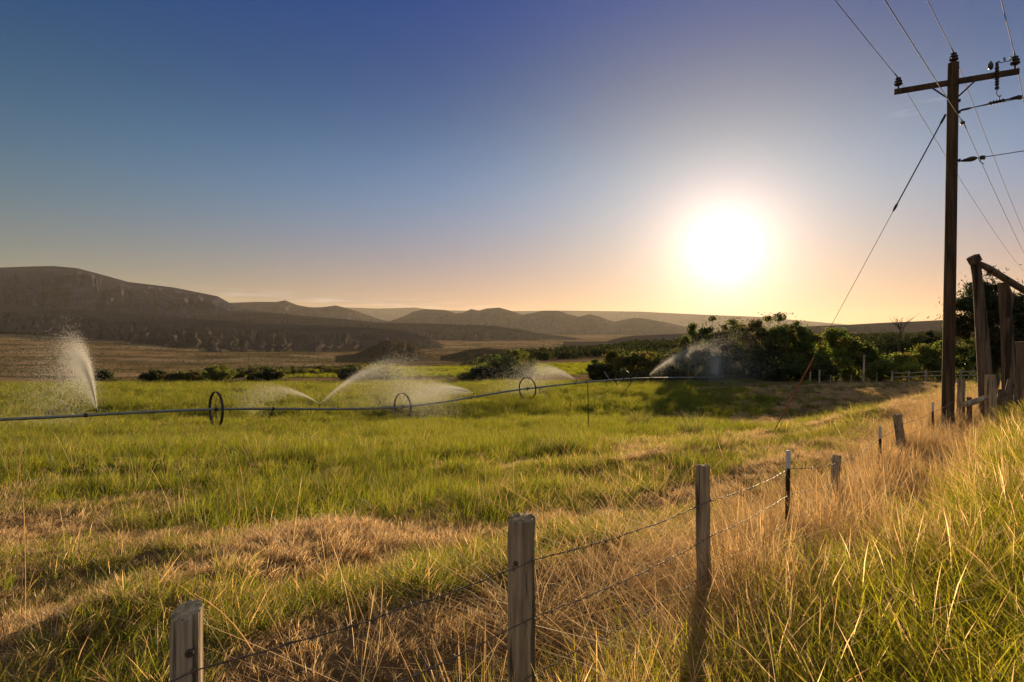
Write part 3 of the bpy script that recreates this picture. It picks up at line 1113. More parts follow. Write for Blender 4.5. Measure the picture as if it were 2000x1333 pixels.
def fence():
    f = empty('barbed_wire_fence', (1.43, 4.4, gz(1.43, 4.4)))
    tag(f, 'barbed wire fence of wooden and white-tipped steel posts leading to the utility pole', 'fence')
    pts = []
    zt = [-.92, -1.055, -1.26, -1.435, -1.75, -1.93, -2.0, -1.93, -1.75]
    for i, (kind, px, row, Y, fx, r, lab) in enumerate(POSTS):
        top = P(px, row, Y)
        bx = (fx - HX) / F * Y
        base = Vector((bx, Y, gz(bx, Y) - 0.25))
        side = Vector((0.7676, -0.641, 0))
        if kind == 'wood':
            mb = post_mesh(base, top, r * 1.06, r, 40 + i, 0.10 if i == 0 else 0.055, 0.35 if i == 0 else 0.08)
            o = mb.build('wooden_post', M['post_grey'] if i in (0, 4) else M['post'], f)
            o['label'] = lab
            if i in (0, 1):
                k = MB()
                fr = Vector((-top.x, -top.y, 0)).normalized()
                sd = Vector((-fr.y, fr.x, 0))
                kp = top + Vector((0, 0, -0.10 if i == 0 else -0.19)) + fr * r * 0.93 + sd * (0.006 if i == 0 else -0.03)
                k.lathe(kp, fr, [(0.013 if i == 0 else 0.011, -0.02), (0.012, 0.003), (0.007, 0.008), (0.003, 0.004)], 12)
                k.build('knot', M['bark'], o)
        else:
            ax = (top - base).normalized()
            ln = (top - base).length
            Rm = ax.to_track_quat('Z', 'Y').to_matrix() @ Matrix.Rotation(R(35), 3, 'Z')
            mb = MB()
            tip = 0.19 if Y < 8 else 0.22
            c0 = base + ax * (ln - tip) / 2
            mb.box(c0, (r * 2, 0.006, ln - tip), Rm)
            mb.box(c0 + Rm @ Vector((0, 0.022, 0)), (0.006, 0.038, ln - tip), Rm)
            z = 0.3
            while z < ln - tip:
                mb.box(base + ax * z + Rm @ Vector((0, -0.007, 0)), (0.016, 0.008, 0.012), Rm)
                z += 0.055
            o = mb.build('steel_post', M['steel'], f, False)
            o['label'] = lab
            t = MB()
            c1 = base + ax * (ln - tip / 2)
            t.box(c1, (r * 2 + .002, 0.008, tip), Rm)
            t.box(c1 + Rm @ Vector((0, 0.023, 0)), (0.008, 0.038, tip), Rm)
            t.build('painted_tip', M['white'], o, False)
        wp = Vector((top.x + (bx - top.x) * 0.2, Y, EZ + zt[i])) + side * (r + 0.004)
        pts.append((wp, r, o))
    # strands
    pre = pts[0][0] + Vector((-1.9, -2.1, 0.02))
    for s in range(4):
        drop = Vector((0, 0, -0.262 * s))
        path = [pre + drop] + [p + drop for p, _, _ in pts]
        mb = MB()
        g = random.Random(900 + s)
        line = []
        for a, b in zip(path, path[1:]):
            L_ = (b - a).length
            k = max(6, int(L_ / 0.07))
            sag = 0.010 * L_ + 0.012 * g.random()
            wob = [g.uniform(-1, 1) * 0.004 for _ in range(k + 1)]
            for j in range(k):
                t = j / k
                line.append(a.lerp(b, t) + Vector((0, 0, -sag * 4 * t * (1 - t) + (wob[j] if j else 0))))
        line.append(path[-1])
        tw1, tw2 = [], []
        d = 0
        for j, p in enumerate(line):
            if j:
                d += (p - line[j - 1]).length
            q = d * 60
            o = Vector((0.7676 * cos(q), -0.641 * cos(q), sin(q))) * 0.0022
            tw1.append(p + o)
            tw2.append(p - o)
        mb.tube(tw1, 0.0017, 5, False)
        mb.tube(tw2, 0.0017, 5, False)
        d, nxt = 0, 0.05
        for j in range(1, len(line)):
            seg = (line[j] - line[j - 1]).length
            d += seg
            if d > nxt:
                nxt += 0.125
                p = line[j]
                if p.y > 15:
                    continue
                dr = (line[j] - line[j - 1]).normalized()
                for _ in range(2):
                    v = Vector((g.uniform(-1, 1), g.uniform(-1, 1), g.uniform(-1, 1)))
                    v = (v - dr * v.dot(dr)).normalized() * 0.016
                    mb.tube([p - v, p + v], 0.0016, 4)
                mb.tube([p - dr * 0.007, p + dr * 0.007], 0.0045, 6)
        mb.build('barbed_strand', M['wire'], f)
    for (p, r, o), (kind, *_) in zip(pts, POSTS):
        if kind == 'wood':
            for s in range(3):
                st_ = MB()
                q = p + Vector((0, 0, -0.262 * s))
                sd = Vector((0.7676, -0.641, 0))
                st_.tube([q - sd * 0.012 + Vector((0, 0, 0.008)), q + sd * 0.005 + Vector((0, 0, 0.006)), q + sd * 0.005 - Vector((0, 0, 0.006)), q - sd * 0.012 - Vector((0, 0, 0.008))], 0.0016, 5)
                st_.build('staple', M['wire'], o)


fence()


# ------------------------------------------------------------------ utility pole, its lines and its guy
def insulator(mb, p, ax, s=1.0):
    mb.lathe(p, ax, [(0.018 * s, -0.16 * s), (0.018 * s, 0), (0.07 * s, 0.0), (0.095 * s, 0.02 * s), (0.09 * s, 0.045 * s), (0.05 * s, 0.055 * s), (0.05 * s, 0.075 * s),
                     (0.085 * s, 0.085 * s), (0.08 * s, 0.11 * s), (0.045 * s, 0.12 * s), (0.045 * s, 0.135 * s), (0.06 * s, 0.145 * s), (0.06 * s, 0.175 * s), (0.03 * s, 0.19 * s)], 14)


def curve_pts(a, b, sag, n):
    return [a.lerp(b, t / n) + Vector((0, 0, -4 * sag * (t / n) * (1 - t / n))) for t in range(n + 1)]


def power():
    bx = 850 / F * 16
    base = Vector((bx, 16, gz(bx, 16) - 0.3))
    top = P(1862, 124, 16)
    t = empty('utility_pole', (bx, 16, gz(bx, 16)))
    tag(t, 'tall dark wooden utility pole with a single crossarm, standing behind the fence', 'utility pole')
    MB().tube([base.lerp(top, k / 12) for k in range(13)], [0.150 - 0.022 * k / 12 for k in range(13)], 20, True, 0.02, 3).build('shaft', M['pole'], t)
    sl_ = MB()
    g = random.Random(5)
    up = (top - base).normalized()
    for k in range(16):
        q = 2 * pi * k / 16
        h = g.uniform(0.75, 1.15)
        d = Vector((cos(q), sin(q), 0))
        sl_.tube([base + d * 0.158, base + d * 0.16 + up * h * 0.7, base + d * 0.152 + up * h], [0.028, 0.026, 0.008], 6)
    sl_.build('splintered_butt', M['log'], t)
    fr = Vector((-0.515, -0.857, 0)) * 0.16
    a, b = P(1746, 184, 16.76) + fr, P(1988, 144, 15.36) + fr
    d = (b - a)
    ax = d.normalized()
    Rm = Matrix((ax, Vector((0, 0, 1)).cross(ax).normalized(), Vector((0, 0, 1)))).transposed()
    Rm.col[2] = ax.cross(Rm.col[1])
    MB().box((a + b) / 2, (d.length, 0.10, 0.135), Rm).build('crossarm', M['pole'], t, False)
    for p0, p1 in ((P(1817, 176, 16.2), P(1853, 198, 15.9)), (P(1905, 161, 15.75), P(1871, 192, 15.9))):
        MB().tube([p0 + fr * 1.3, p1 + fr * 0.95], 0.021, 8).build('brace', M['iron'], t)
    pins = [P(1754, 171, 16.7) + fr, P(1863, 119, 16), P(1980, 131, 15.4) + fr]
    heads = []
    for p in pins:
        mb = MB()
        insulator(mb, p, (0, 0, 1), 1.15)
        mb.build('insulator', M['porcelain'], t)
        heads.append(p + Vector((0, 0, 0.2)))
    # fused cutout on the crossarm and its curled jumpers
    c = P(1943, 156, 15.6) + fr * 1.9
    cut = MB().box(c + Vector((0, 0, 0.26)), (0.05, 0.05, 0.16))
    cut.lathe(c + Vector((0, 0, -0.30)), (0, 0, 1), [(0.02, 0)] + [(0.055 if k % 2 else 0.028, 0.03 + 0.035 * k) for k in range(14)] + [(0.02, 0.54)], 10)
    cut.box(c + Vector((0, 0, -0.33)), (0.07, 0.06, 0.07))
    cut = cut.build('fuse_cutout', M['porcelain'], t, False)
    MB().tube([c + Vector((0, 0, 0.1)), c - fr * 0.8 + Vector((0, 0, 0.1))], 0.016, 6).build('bracket', M['iron'], cut)
    ar = P(1932, 135, 15.7) + fr * 1.4
    MB().lathe(ar + Vector((0, 0, -0.11)), (0, 0, 1), [(0.02, 0), (0.05, 0.03), (0.06, 0.09), (0.055, 0.15), (0.03, 0.2), (0.012, 0.23)], 10).build('surge_arrester', M['porcelain'], t)
    j0, j1 = c + Vector((0, 0, 0.34)), heads[2]
    pj = []
    for k in range(70):
        q = k / 69
        w = 0.065 * sin(pi * q)
        pj.append(j0.lerp(j1, q) + Vector((0.8 * w * cos(q * 19), 0, w * sin(q * 19))))
    MB().tube(pj, 0.010, 6).build('jumper', M['iron'], t)
    j0, j1 = c + Vector((0, 0, -0.36)), P(1955, 197, 15.4)
    pj = [j0.lerp(j1, k / 40) + Vector((0.05 * sin(pi * k / 40) * cos(k / 40 * 11), 0, 0.06 * sin(pi * k / 40) * sin(k / 40 * 11))) for k in range(41)]
    MB().tube(pj, 0.009, 6).build('jumper', M['iron'], t)
    for row in (243, 200, 222, 316):
        p = P(1874 if row == 243 else 1866, row, 16) - Vector((0, 0.1, 0))
        MB().lathe(p, (0.8, -0.6, 0), [(0.02, -0.05), (0.05, -0.04), (0.035, 0), (0.05, 0.04), (0.02, 0.06)], 10).build('clamp', M['iron'], t)

    # four lines along the road
    dr = Vector((0.69, 0.724, 0))
    spans = [('left end of the crossarm', heads[0]), ('tip of the utility pole', heads[1]), ('right end of the crossarm', heads[2]), ('pole shaft below the crossarm', P(1876, 243, 16) + Vector((0.05, -0.05, 0)))]
    for lab, h in spans:
        mb = MB()
        far = h + dr * 95 + Vector((0, 0, -0.4))
        near = h - dr * 90 + Vector((0, 0, 0.2))
        pts = curve_pts(near, h, 1.15, 50)[:-1] + curve_pts(h, far, 1.0, 50)
        mb.tube(pts, 0.0085, 6, False)
        mb.tube([h - dr * 0.45 + Vector((0, 0, -0.012)), h, h + dr * 0.45 + Vector((0, 0, -0.012))], 0.017, 6)
        tag(mb.build('power_line', M['line'], None), 'thin overhead line carried on the ' + lab, 'power line', 'overhead lines on the utility pole')
    # two service lines leaving to the right
    for row, r2, kind in ((217, 187, 0), (316, 291, 1)):
        p0 = P(1872, row, 16)
        p1 = P(2000, r2, 15.0)
        d = (p1 - p0).normalized()
        end = p0 + (p1 - p0) * 14
        mb = MB()
        mb.tube([p0] + curve_pts(p0 + d * 0.3, end, 0.25, 30), 0.011, 6)
        o = mb.build('service_line', M['line'], None)
        tag(o, 'upper line leaving the pole to the right through a ribbed insulator' if kind == 0 else 'lower line leaving the pole to the right through a plain wedge clamp', 'power line')
        it = MB()
        if kind:
            tl = MB().tube([p0 + d * 0.42, p0 + d * 0.47 + Vector((0, 0, -0.12)), p0 + d * 0.55 + Vector((0, 0, -0.2))], 0.009, 6).build('wire_tail', M['iron'], o)
        cl_ = MB().box(p0 + d * (0.52 if kind else 1.26) + Vector((0, 0, -0.02)), (0.11, 0.05, 0.1)).build('line_clamp', M['iron'], o, False)
        it.tube([p0 + d * 0.02, p0 + d * (0.4 if kind else 1.2)], 0.013, 6)
        if kind == 0:
            it.lathe(p0 + d * 0.62, d, [(0.018, 0)] + [(0.062 if k % 2 else 0.022, 0.03 + 0.032 * k) for k in range(11)] + [(0.018, 0.42)], 10)
            it.lathe(p0 + d * 1.02, d, [(0.016, 0), (0.03, 0.1), (0.04, 0.16), (0.016, 0.3)], 8)
            it.lathe(p0 + d * 0.03, d, [(0.016, 0), (0.03, 0.04), (0.03, 0.2), (0.016, 0.26)], 8)
        else:
            it.lathe(p0 + d * 0.05, d, [(0.014, 0), (0.03, 0.03), (0.07, 0.22), (0.06, 0.3), (0.02, 0.36)], 8)
        it.build('dead_end_insulator', M['porcelain'], o)
    # guy wire with its strain rod and orange guard
    a = P(1847, 224, 15.95)
    bxy = (8.42, 19.2)
    b = Vector((bxy[0], bxy[1], gz(*bxy) - 0.05))

    def at_px(px):
        u = (px - HX) / F
        k = (u * a.y - a.x) / ((b.x - a.x) - u * (b.y - a.y))
        return a.lerp(b, k)
    w = MB().tube([at_px(1748), b], 0.008, 6).build('guy_wire', M['line'], None)
    tag(w, 'slanting guy wire with an orange guard, stretched from the pole down into the field', 'guy wire')
    r_ = MB().tube([a, a.lerp(at_px(1748), 0.08), a.lerp(at_px(1748), 0.1), at_px(1752), at_px(1748)], [0.03, 0.03, 0.017, 0.017, 0.014], 8)
    q = at_px(1749)
    r_.lathe(q, (b - a).normalized(), [(0.012, -0.12), (0.035, -0.06), (0.035, 0.05), (0.012, 0.14)], 8)
    r_.build('strain_rod', M['iron'], w)
    MB().tube([at_px(1589), at_px(1514)], 0.017, 10).build('guard', M['guard'], w)


power()


# ------------------------------------------------------------------ log gateway and old posts at the right
def gateway():
    t = empty('log_gateway', P(1925, 820, 17.3))
    tag(t, 'old gateway of two rough leaning log posts and a slanting top log', 'gateway')

    def log(name, pts, rad, seed, mat='log', wob=0.1, lab=None):
        o = MB().tube(pts, rad, 16, True, wob, seed).build(name, M[mat], t)
        if lab:
            o['label'] = lab
        return o

    def foot(px, row, Y):
        p = P(px, row, Y)
        p.z = gz(p.x, p.y) - 0.2
        return p
    log('log_post', [foot(1930, 830, 17.3), P(1925, 740, 17.3), P(1919, 660, 17.3), P(1913, 590, 17.3), P(1909, 540, 17.3), P(1905, 512, 17.3), P(1903, 500, 17.3)],
        [0.19, 0.172, 0.15, 0.128, 0.118, 0.125, 0.11], 4, lab='taller left log post with a wedge-shaped top')
    log('log_post', [foot(1978, 830, 17.8), P(1972, 740, 17.8), P(1968, 660, 17.8), P(1963, 600, 17.8), P(1959, 552, 17.8)],
        [0.22, 0.185, 0.155, 0.135, 0.12], 9, lab='shorter right log post with a splintered top')
    log('top_log', [P(1893, 506, 17.15), P(1930, 524, 17.3), P(1960, 543, 17.5), P(2000, 567, 17.8), P(2060, 606, 18.2), P(2110, 640, 18.6)], [0.07, 0.1, 0.1, 0.1, 0.09, 0.09], 12)
    mb = MB().box(P(1903, 507, 17.0), (0.26, 0.2, 0.2), Matrix.Rotation(R(-28), 3, 'Y'))
    mb.build('wedge', M['log'], t, False)
    mb = MB().tube([P(1969, 620, 17.5), P(1974, 580, 17.5), P(1966, 548, 17.5)], [0.09, 0.1, 0.015], 7, True, 0.2, 3)
    mb.build('splinter', M['log'], t)
    log('prop', [foot(1944, 835, 17.0), P(1955, 762, 17.4)], [0.07, 0.06], 20)
    log('prop', [foot(1950, 842, 16.6), P(1972, 742, 17.3)], [0.06, 0.05], 21)
    log('prop', [foot(1990, 836, 16.8), P(1982, 752, 17.3)], [0.07, 0.05], 22)
    o = MB().tube([foot(1936, 835, 16.9), P(1934, 732, 16.9)], [0.15, 0.135], 16, True, 0.05, 31).build('gate_post', M['post'], None)
    tag(o, 'short round post standing right in front of the taller log post', 'post')
    o = MB().tube([foot(1999, 830, 18.2), P(1996, 740, 18.2), P(1993, 668, 18.2)], [0.17, 0.16, 0.12], 14, True, 0.1, 33).build('gate_post', M['log'], None)
    tag(o, 'dark log post at the right edge, beside the splintered log post', 'post')
    o = MB().tube([P(1883, 791, 16.5), P(1902, 785, 16.6), P(1926, 776, 16.8)], [0.075, 0.08, 0.06], 12, True, 0.12, 35).build('log_rail', M['post_grey'], None)
    tag(o, 'grey weathered log rail fixed between the squat end post and the gateway', 'rail')
    o = MB().tube([foot(1894, 840, 16.7), P(1893, 776, 16.7)], [0.07, 0.06], 12, True, 0.12, 37).build('gate_post', M['log'], None)
    tag(o, 'thin stub post holding up the grey log rail', 'post')


gateway()


# ------------------------------------------------------------------ wheel line sprinkler
PIPE = [Vector(p) + Vector((0, 0, EZ)) for p in ((-34, 12, -2.7), (-28.5, 17.6, -3.15), (-21.57, 24.8, -3.75), (-15.58, 31, -4.15), (-7.35, 39.5, -5.12), (1.26, 48.4, -4.78), (11.04, 58.5, -4.83), (18.5, 66.3, -5.3), (26.1, 74.1, -5.86), (26.9, 74.9, -5.93))]


def catmull(pts, n=12):
    out = []
    for i in range(len(pts) - 1):
        p0, p1, p2, p3 = pts[max(i - 1, 0)], pts[i], pts[i + 1], pts[min(i + 2, len(pts) - 1)]
        for k in range(n):
            t = k / n
            out.append(0.5 * ((2 * p1) + (p2 - p0) * t + (2 * p0 - 5 * p1 + 4 * p2 - p3) * t * t + (3 * p1 - p0 - 3 * p2 + p3) * t ** 3))
    out.append(pts[-1])
    return out


def wheel_line():
    t = empty('wheel_line_sprinkler', (-7.35, 39.5, gz(-7.35, 39.5)))
    tag(t, 'long aluminium wheel line irrigation pipe on thin spoked steel wheels crossing the green field', 'irrigation line')
    line = catmull(PIPE)
    MB().tube(line, 0.068, 12).build('pipe', M['alu'], t)

    def at(px):
        u = (px - HX) / F
        for a, b in zip(line, line[1:]):
            if (a.x / a.y - u) * (b.x / b.y - u) <= 0:
                k = (u * a.y - a.x) / ((b.x - a.x) - u * (b.y - a.y))
                return a.lerp(b, k), (b - a).normalized()
    for px in (-60, 422, 786, 1030, 1217, 1405):
        c, d = at(px)
        d = Vector((d.x, d.y, 0)).normalized()
        # the wheels stand a little skewed on the axle
        w = MB().ring(c, d, 0.92, (0.032, 0.075), 48, 6)
        w = w.build('wheel', M['rim'], t)
        w.name = 'wheel'
        sp = MB()
        u = Vector((0, 0, 1))
        v = d.cross(u)
        for k in range(10):
            q = 2 * pi * k / 10 + 0.2
            e = u * cos(q) + v * sin(q)
            sp.tube([c + e * 0.07 + d * (0.05 if k % 2 else -0.05), c + e * 0.92], 0.010, 5)
        sp.build('spokes', M['rim'], w)
        MB().lathe(c, d, [(0.07, -0.09), (0.105, -0.08), (0.105, 0.08), (0.07, 0.09)], 14).build('hub', M['rim'], w)
    # pipe couplings
    for px in (167, 533, 920, 1122, 1144, 1198, 1272, 1335, 1380):
        c, d = at(px)
        MB().lathe(c, d, [(0.07, -0.08), (0.095, -0.07), (0.095, 0.07), (0.07, 0.08)], 12).build('coupling', M['rim'], t)
    # sprinkler heads: riser and nozzle
    noz = {}
    for px, out in ((183, -0.5), (625, 0), (925, 0), (1125, 0), (1268, 0), (1400, 0)):
        c, d = at(px - 16 if out else px)
        s = MB()
        if out:
            e = c + Vector((0, 0, 0.2)) + d * 0.42
            s.tube([c, c + Vector((0, 0, 0.13)), c + d * 0.06 + Vector((0, 0, 0.2)), e], 0.018, 8)
        else:
            e = c + Vector((0, 0, 0.24))
            s.tube([c, e], 0.018, 8)
        s = s.build('sprinkler', M['iron'], t)
        MB().lathe(e + Vector((0, 0, -0.03)), (0, 0, 1), [(0.02, -0.03), (0.04, 0), (0.04, 0.07), (0.02, 0.12)], 10).build('nozzle', M['iron'], s)
        noz[px] = e + Vector((0, 0, 0.06))
    # drain leg hanging under the pipe
    c, d = at(533)
    MB().tube([c, c + Vector((-0.14, -0.25, -0.5))], 0.02, 6).build('drain_hose', M['iron'], t)
    c, d = at(1190)
    MB().tube([c + Vector((0, 0, 0.1)), c + Vector((-0.5, 0.2, 0.85))], 0.03, 6).build('drain_hose', M['alu'], t)
    return noz


NOZ = wheel_line()

st_o = MB().tube([P(1150, 842, 27) - Vector((0, 0, 0.5)), P(1148.5, 795, 27), P(1148, 748, 27)], [0.02, 0.02, 0.017], 8).build('metal_stake', M['steel'], None)
tag(st_o, 'thin dark upright rod standing alone in the grass in front of the pipe', 'stake')


# ------------------------------------------------------------------ water
def spray(label, jets, size, seed):
    """droplets thrown along ballistic arcs; jets: (start, velocity, count, spread, drag, tmax, drift)"""
    g = np.random.default_rng(seed)
    Pn, Sz = [], []
    for p0, v0, n, spread, tmax, drift, grow in jets:
        v0 = np.array(v0, float)
        n = int(n * 3.2)
        sp = np.linalg.norm(v0)
        t = tmax * g.random(n) ** 0.8
        v = v0[None] * (1 + spread[1] * g.normal(0, 1, (n, 1))) + g.normal(0, spread[0] * sp, (n, 3))
        dr = 0.35
        f = (1 - np.exp(-dr * t)) / dr
        q = np.array(p0)[None] + v * f[:, None] + np.array([0, 0, -4.9])[None] * (t ** 2)[:, None] * 0.85
        q += np.array(drift)[None] * (t ** 2)[:, None] * g.random((n, 1))
        q += g.normal(0, 1, (n, 3)) * (grow * t)[:, None]
        zg = ground(q[:, 0], q[:, 1], False)
        ok = q[:, 2] > zg + 0.1
        Pn.append(q[ok])
        Sz.append(size * g.uniform(0.5, 1.25, ok.sum()))
    Pn, Sz = np.concatenate(Pn), np.concatenate(Sz) * 0.62
    base = np.array([[1, 1, 1], [1, -1, -1], [-1, 1, -1], [-1, -1, 1]], float) * 0.62
    V = (Pn[:, None, :] + base[None] * Sz[:, None, None]).reshape(-1, 3)
    b = np.arange(len(Pn)) * 4
    Fq = np.concatenate([np.stack([b + i, b + j, b + k], -1) for i, j, k in ((0, 1, 2), (0, 2, 3), (0, 3, 1), (1, 3, 2))])
    me = mesh_np('water_spray', V, [Fq], False, [M['water']])
    tag(link('water_spray', me), label, 'water spray', 'sprinkler jets')


def sprays():
    n = NOZ
    spray('tall pale plume of water rising at the far left of the pipe', [
        (n[183], (-1.7, 0.8, 7.0), 7000, (0.03, 0.12), 0.95, (-1.0, 0.2, 0.2), 0.16),
        (n[183], (-2.6, 1.0, 5.8), 6500, (0.10, 0.22), 1.7, (-1.1, 0.3, 0), 0.5)], 0.021, 1)
    spray('two-armed jet with a long right arm above the pipe between the first two wheels', [
        (n[625], (6.4, 1.5, 6.5), 9000, (0.018, 0.10), 1.55, (-0.6, 0, 0), 0.17),
        (n[625], (6.3, 2.6, 6.0), 2500, (0.07, 0.2), 1.6, (-1, 0, 0), 0.45),
        (n[625], (-6.2, 0.5, 4.0), 2600, (0.02, 0.12), 0.9, (0, 0, 0), 0.1)], 0.017, 2)
    spray('low broad fan of mist falling behind the second wheel', [
        (n[925], (-6.5, -1.5, 2.6), 9000, (0.035, 0.22), 1.15, (0, 0, 0), 0.22),
        (n[925], (-8.5, -2.5, 2.9), 9000, (0.07, 0.3), 1.35, (0, 0, 0.4), 0.42)], 0.019, 3)
    spray('arching fan of mist falling left behind the third wheel', [
        (n[1125], (-5.8, -0.8, 4.2), 6000, (0.03, 0.14), 1.4, (0, 0, 0), 0.2),
        (n[1125], (-6.6, -0.8, 3.8), 4000, (0.06, 0.25), 1.5, (0, 0, 0), 0.4)], 0.022, 4)
    spray('long rising jet in front of the dark trees', [
        (n[1268], (9.0, 2, 7.2), 10000, (0.02, 0.16), 1.7, (0, 0, 0), 0.2),
        (n[1268], (8.0, 2, 6.2), 5000, (0.1, 0.35), 1.9, (0, 0, 0), 0.5)], 0.024, 5)
    spray('pale cloud of spray around the last wheel of the pipe, by the trees', [
        (n[1400], (-1.0, -1.0, 3.5), 3500, (0.35, 0.4), 1.0, (0, 0, 0), 0.4),
        (n[1400], (0.3, 0.5, 6.8), 3000, (0.09, 0.2), 1.5, (-0.4, 0, 0), 0.3)], 0.026, 6)


sprays()


# ------------------------------------------------------------------ trees and shrubs
def crown_mesh(name, H, Wd, z0, style, nl, ls, tint, seed, mat):
    """leaves gathered in clumps at the limb ends, with gaps between; returns the mesh and the clump centres"""
    g = np.random.default_rng(seed)
    K = {'tree': 46, 'bush': 44, 'column': 34, 'pine': 70, 'juniper': 30, 'loose': 26}[style]
    C, Rd = [], []
    while len(C) < K:
        q = g.uniform(-1, 1, 3)
        l = np.linalg.norm(q)
        if l > 1 or l < 0.25 * g.random():
            continue
        h = (q[2] + 1) / 2
        if style == 'tree':
            wid = 0.45 + 0.7 * sin(pi * min(1, h * 0.85 + 0.14))
        elif style == 'column':
            wid = 0.55 + 0.35 * h
        elif style == 'juniper':
            wid = 1.15 - 0.75 * h
        elif style == 'pine':
            wid = 1.0 - 0.35 * h if h > 0.25 else 0.75
        else:
            wid = 1.05 - 0.3 * h
        C.append((q[0] * Wd / 2 * wid * 0.85, q[1] * Wd / 2 * wid * 0.85, z0 + (H - z0) * (0.06 + 0.86 * h)))
        Rd.append(Wd * g.uniform(0.075, 0.17) * (0.85 if style in ('pine', 'tree') else 0.9 if style != 'column' else 1.1))
    C, Rd = np.array(C), np.array(Rd)
    zr = C[:, 2]
    C[:, 2] = z0 + 0.5 * Rd + (zr - zr.min()) / (zr.max() - zr.min()) * (H - z0 - 1.15 * Rd)
    for ax in (0, 1):
        C[:, ax] *= (Wd / 2 - Rd.mean() * 0.8) / max(abs(C[:, ax]).max(), 0.01)
    w = Rd ** 2
    pick = g.choice(K, nl, p=w / w.sum())
    d = g.normal(0, 1, (nl, 3))
    d /= np.linalg.norm(d, axis=1)[:, None]
    rad = g.random(nl) ** 0.45
    pos = C[pick] + d * (rad * Rd[pick])[:, None] * np.array([1.15, 1.15, 0.8])
    stray = g.random(nl) < 0.17
    pos[stray] += g.normal(0, 0.09 * Wd, (stray.sum(), 3))
    pos[:, 2] = np.clip(pos[:, 2], 0.05, H * 1.02)
    a = g.normal(0, 1, (nl, 3))
    a[:, 2] += 0.4
    a /= np.linalg.norm(a, axis=1)[:, None]
    b = np.cross(a, g.normal(0, 1, (nl, 3)))
    b /= np.linalg.norm(b, axis=1)[:, None]
    s = ls * g.uniform(0.6, 1.35, (nl, 1))
    asp = 0.22 if style == 'pine' else 0.55
    V = np.stack([pos - a * s, pos + b * s * asp, pos + a * s, pos - b * s * asp], 1).reshape(-1, 3)
    o = np.arange(nl) * 4
    me = mesh_np(name, V, [np.stack([o, o + 1, o + 2, o + 3], -1)], False, [mat])
    tc = np.array(tint)
    cl = g.uniform(0.75, 1.25, (K, 1)) * (1 + 0.12 * g.normal(0, 1, (K, 3)))
    c = tc[g.integers(0, len(tc), nl)] * cl[pick] * g.uniform(0.8, 1.2, (nl, 1))
    vcol(me, 'tint', np.repeat(np.clip(c, 0.003, 1), 4, 0))
    return me, C


def tree(name, px, toprow, wpx, Y, style, tint, nl, ls, label, cat, group=None, seed=0, mat='leaf', z0f=None, lean=0.0, ground_row=None):
    X = (px - HX) / F * Y
    zg = gz(X, Y)
    if Y > 40:
        wpx *= 1.22
        ls *= 0.9
        nl = int(nl * 2.1)
    H = max(P(px, toprow, Y).z - zg, 0.5)
    Wd = wpx / F * Y
    t = empty(name, (X, Y, zg))
    tag(t, label, cat, group)
    z0 = H * (z0f if z0f is not None else {'tree': 0.22, 'bush': 0.02, 'column': 0.3, 'pine': 0.16, 'juniper': 0.04, 'loose': 0.1}[style])
    me, C = crown_mesh('crown', H, Wd, z0, style, nl, ls, tint, seed, M[mat])
    c = bpy.data.objects.new('crown', me)
    COL.objects.link(c)
    c.parent = t
    g = random.Random(seed)
    mb = MB()
    r = 0.022 * H + 0.03
    tp = Vector((lean * H * 0.5, 0, H * 0.8))
    path = [Vector((0, 0, -0.2))] + [tp * (k / 6) + Vector((g.uniform(-1, 1), g.uniform(-1, 1), 0)) * 0.02 * H * (k > 0) for k in range(1, 7)]
    mb.tube(path, [r * (1.25 - 1.05 * k / 6) for k in range(7)], 8)
    order = list(range(len(C)))
    order.sort(key=lambda k: -C[k][2])
    for k in order[:26]:
        e = Vector(C[k])
        f = min(0.85, max(0.12, (e.z / H) * 0.75 - 0.05))
        i = min(5, int(f * 6))
        s0 = path[i].lerp(path[i + 1], f * 6 - i)
        mid = s0.lerp(e, 0.55) + Vector((0, 0, -0.04 * H))
        mb.tube([s0, mid, e], [r * 0.5 * (1.1 - f), r * 0.3 * (1.1 - f), r * 0.08], 5)
    b = mb.build('trunk', M['bark'], None)
    b.parent = t
    return t


LEAF = [(0.075, 0.095, 0.018), (0.095, 0.105, 0.02), (0.06, 0.08, 0.016)]
LIGHT = [(0.12, 0.145, 0.022), (0.14, 0.15, 0.028), (0.10, 0.125, 0.02)]
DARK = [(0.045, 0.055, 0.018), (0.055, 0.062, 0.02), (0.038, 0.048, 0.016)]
RUST = [(0.085, 0.075, 0.022), (0.10, 0.08, 0.025), (0.07, 0.07, 0.02)]


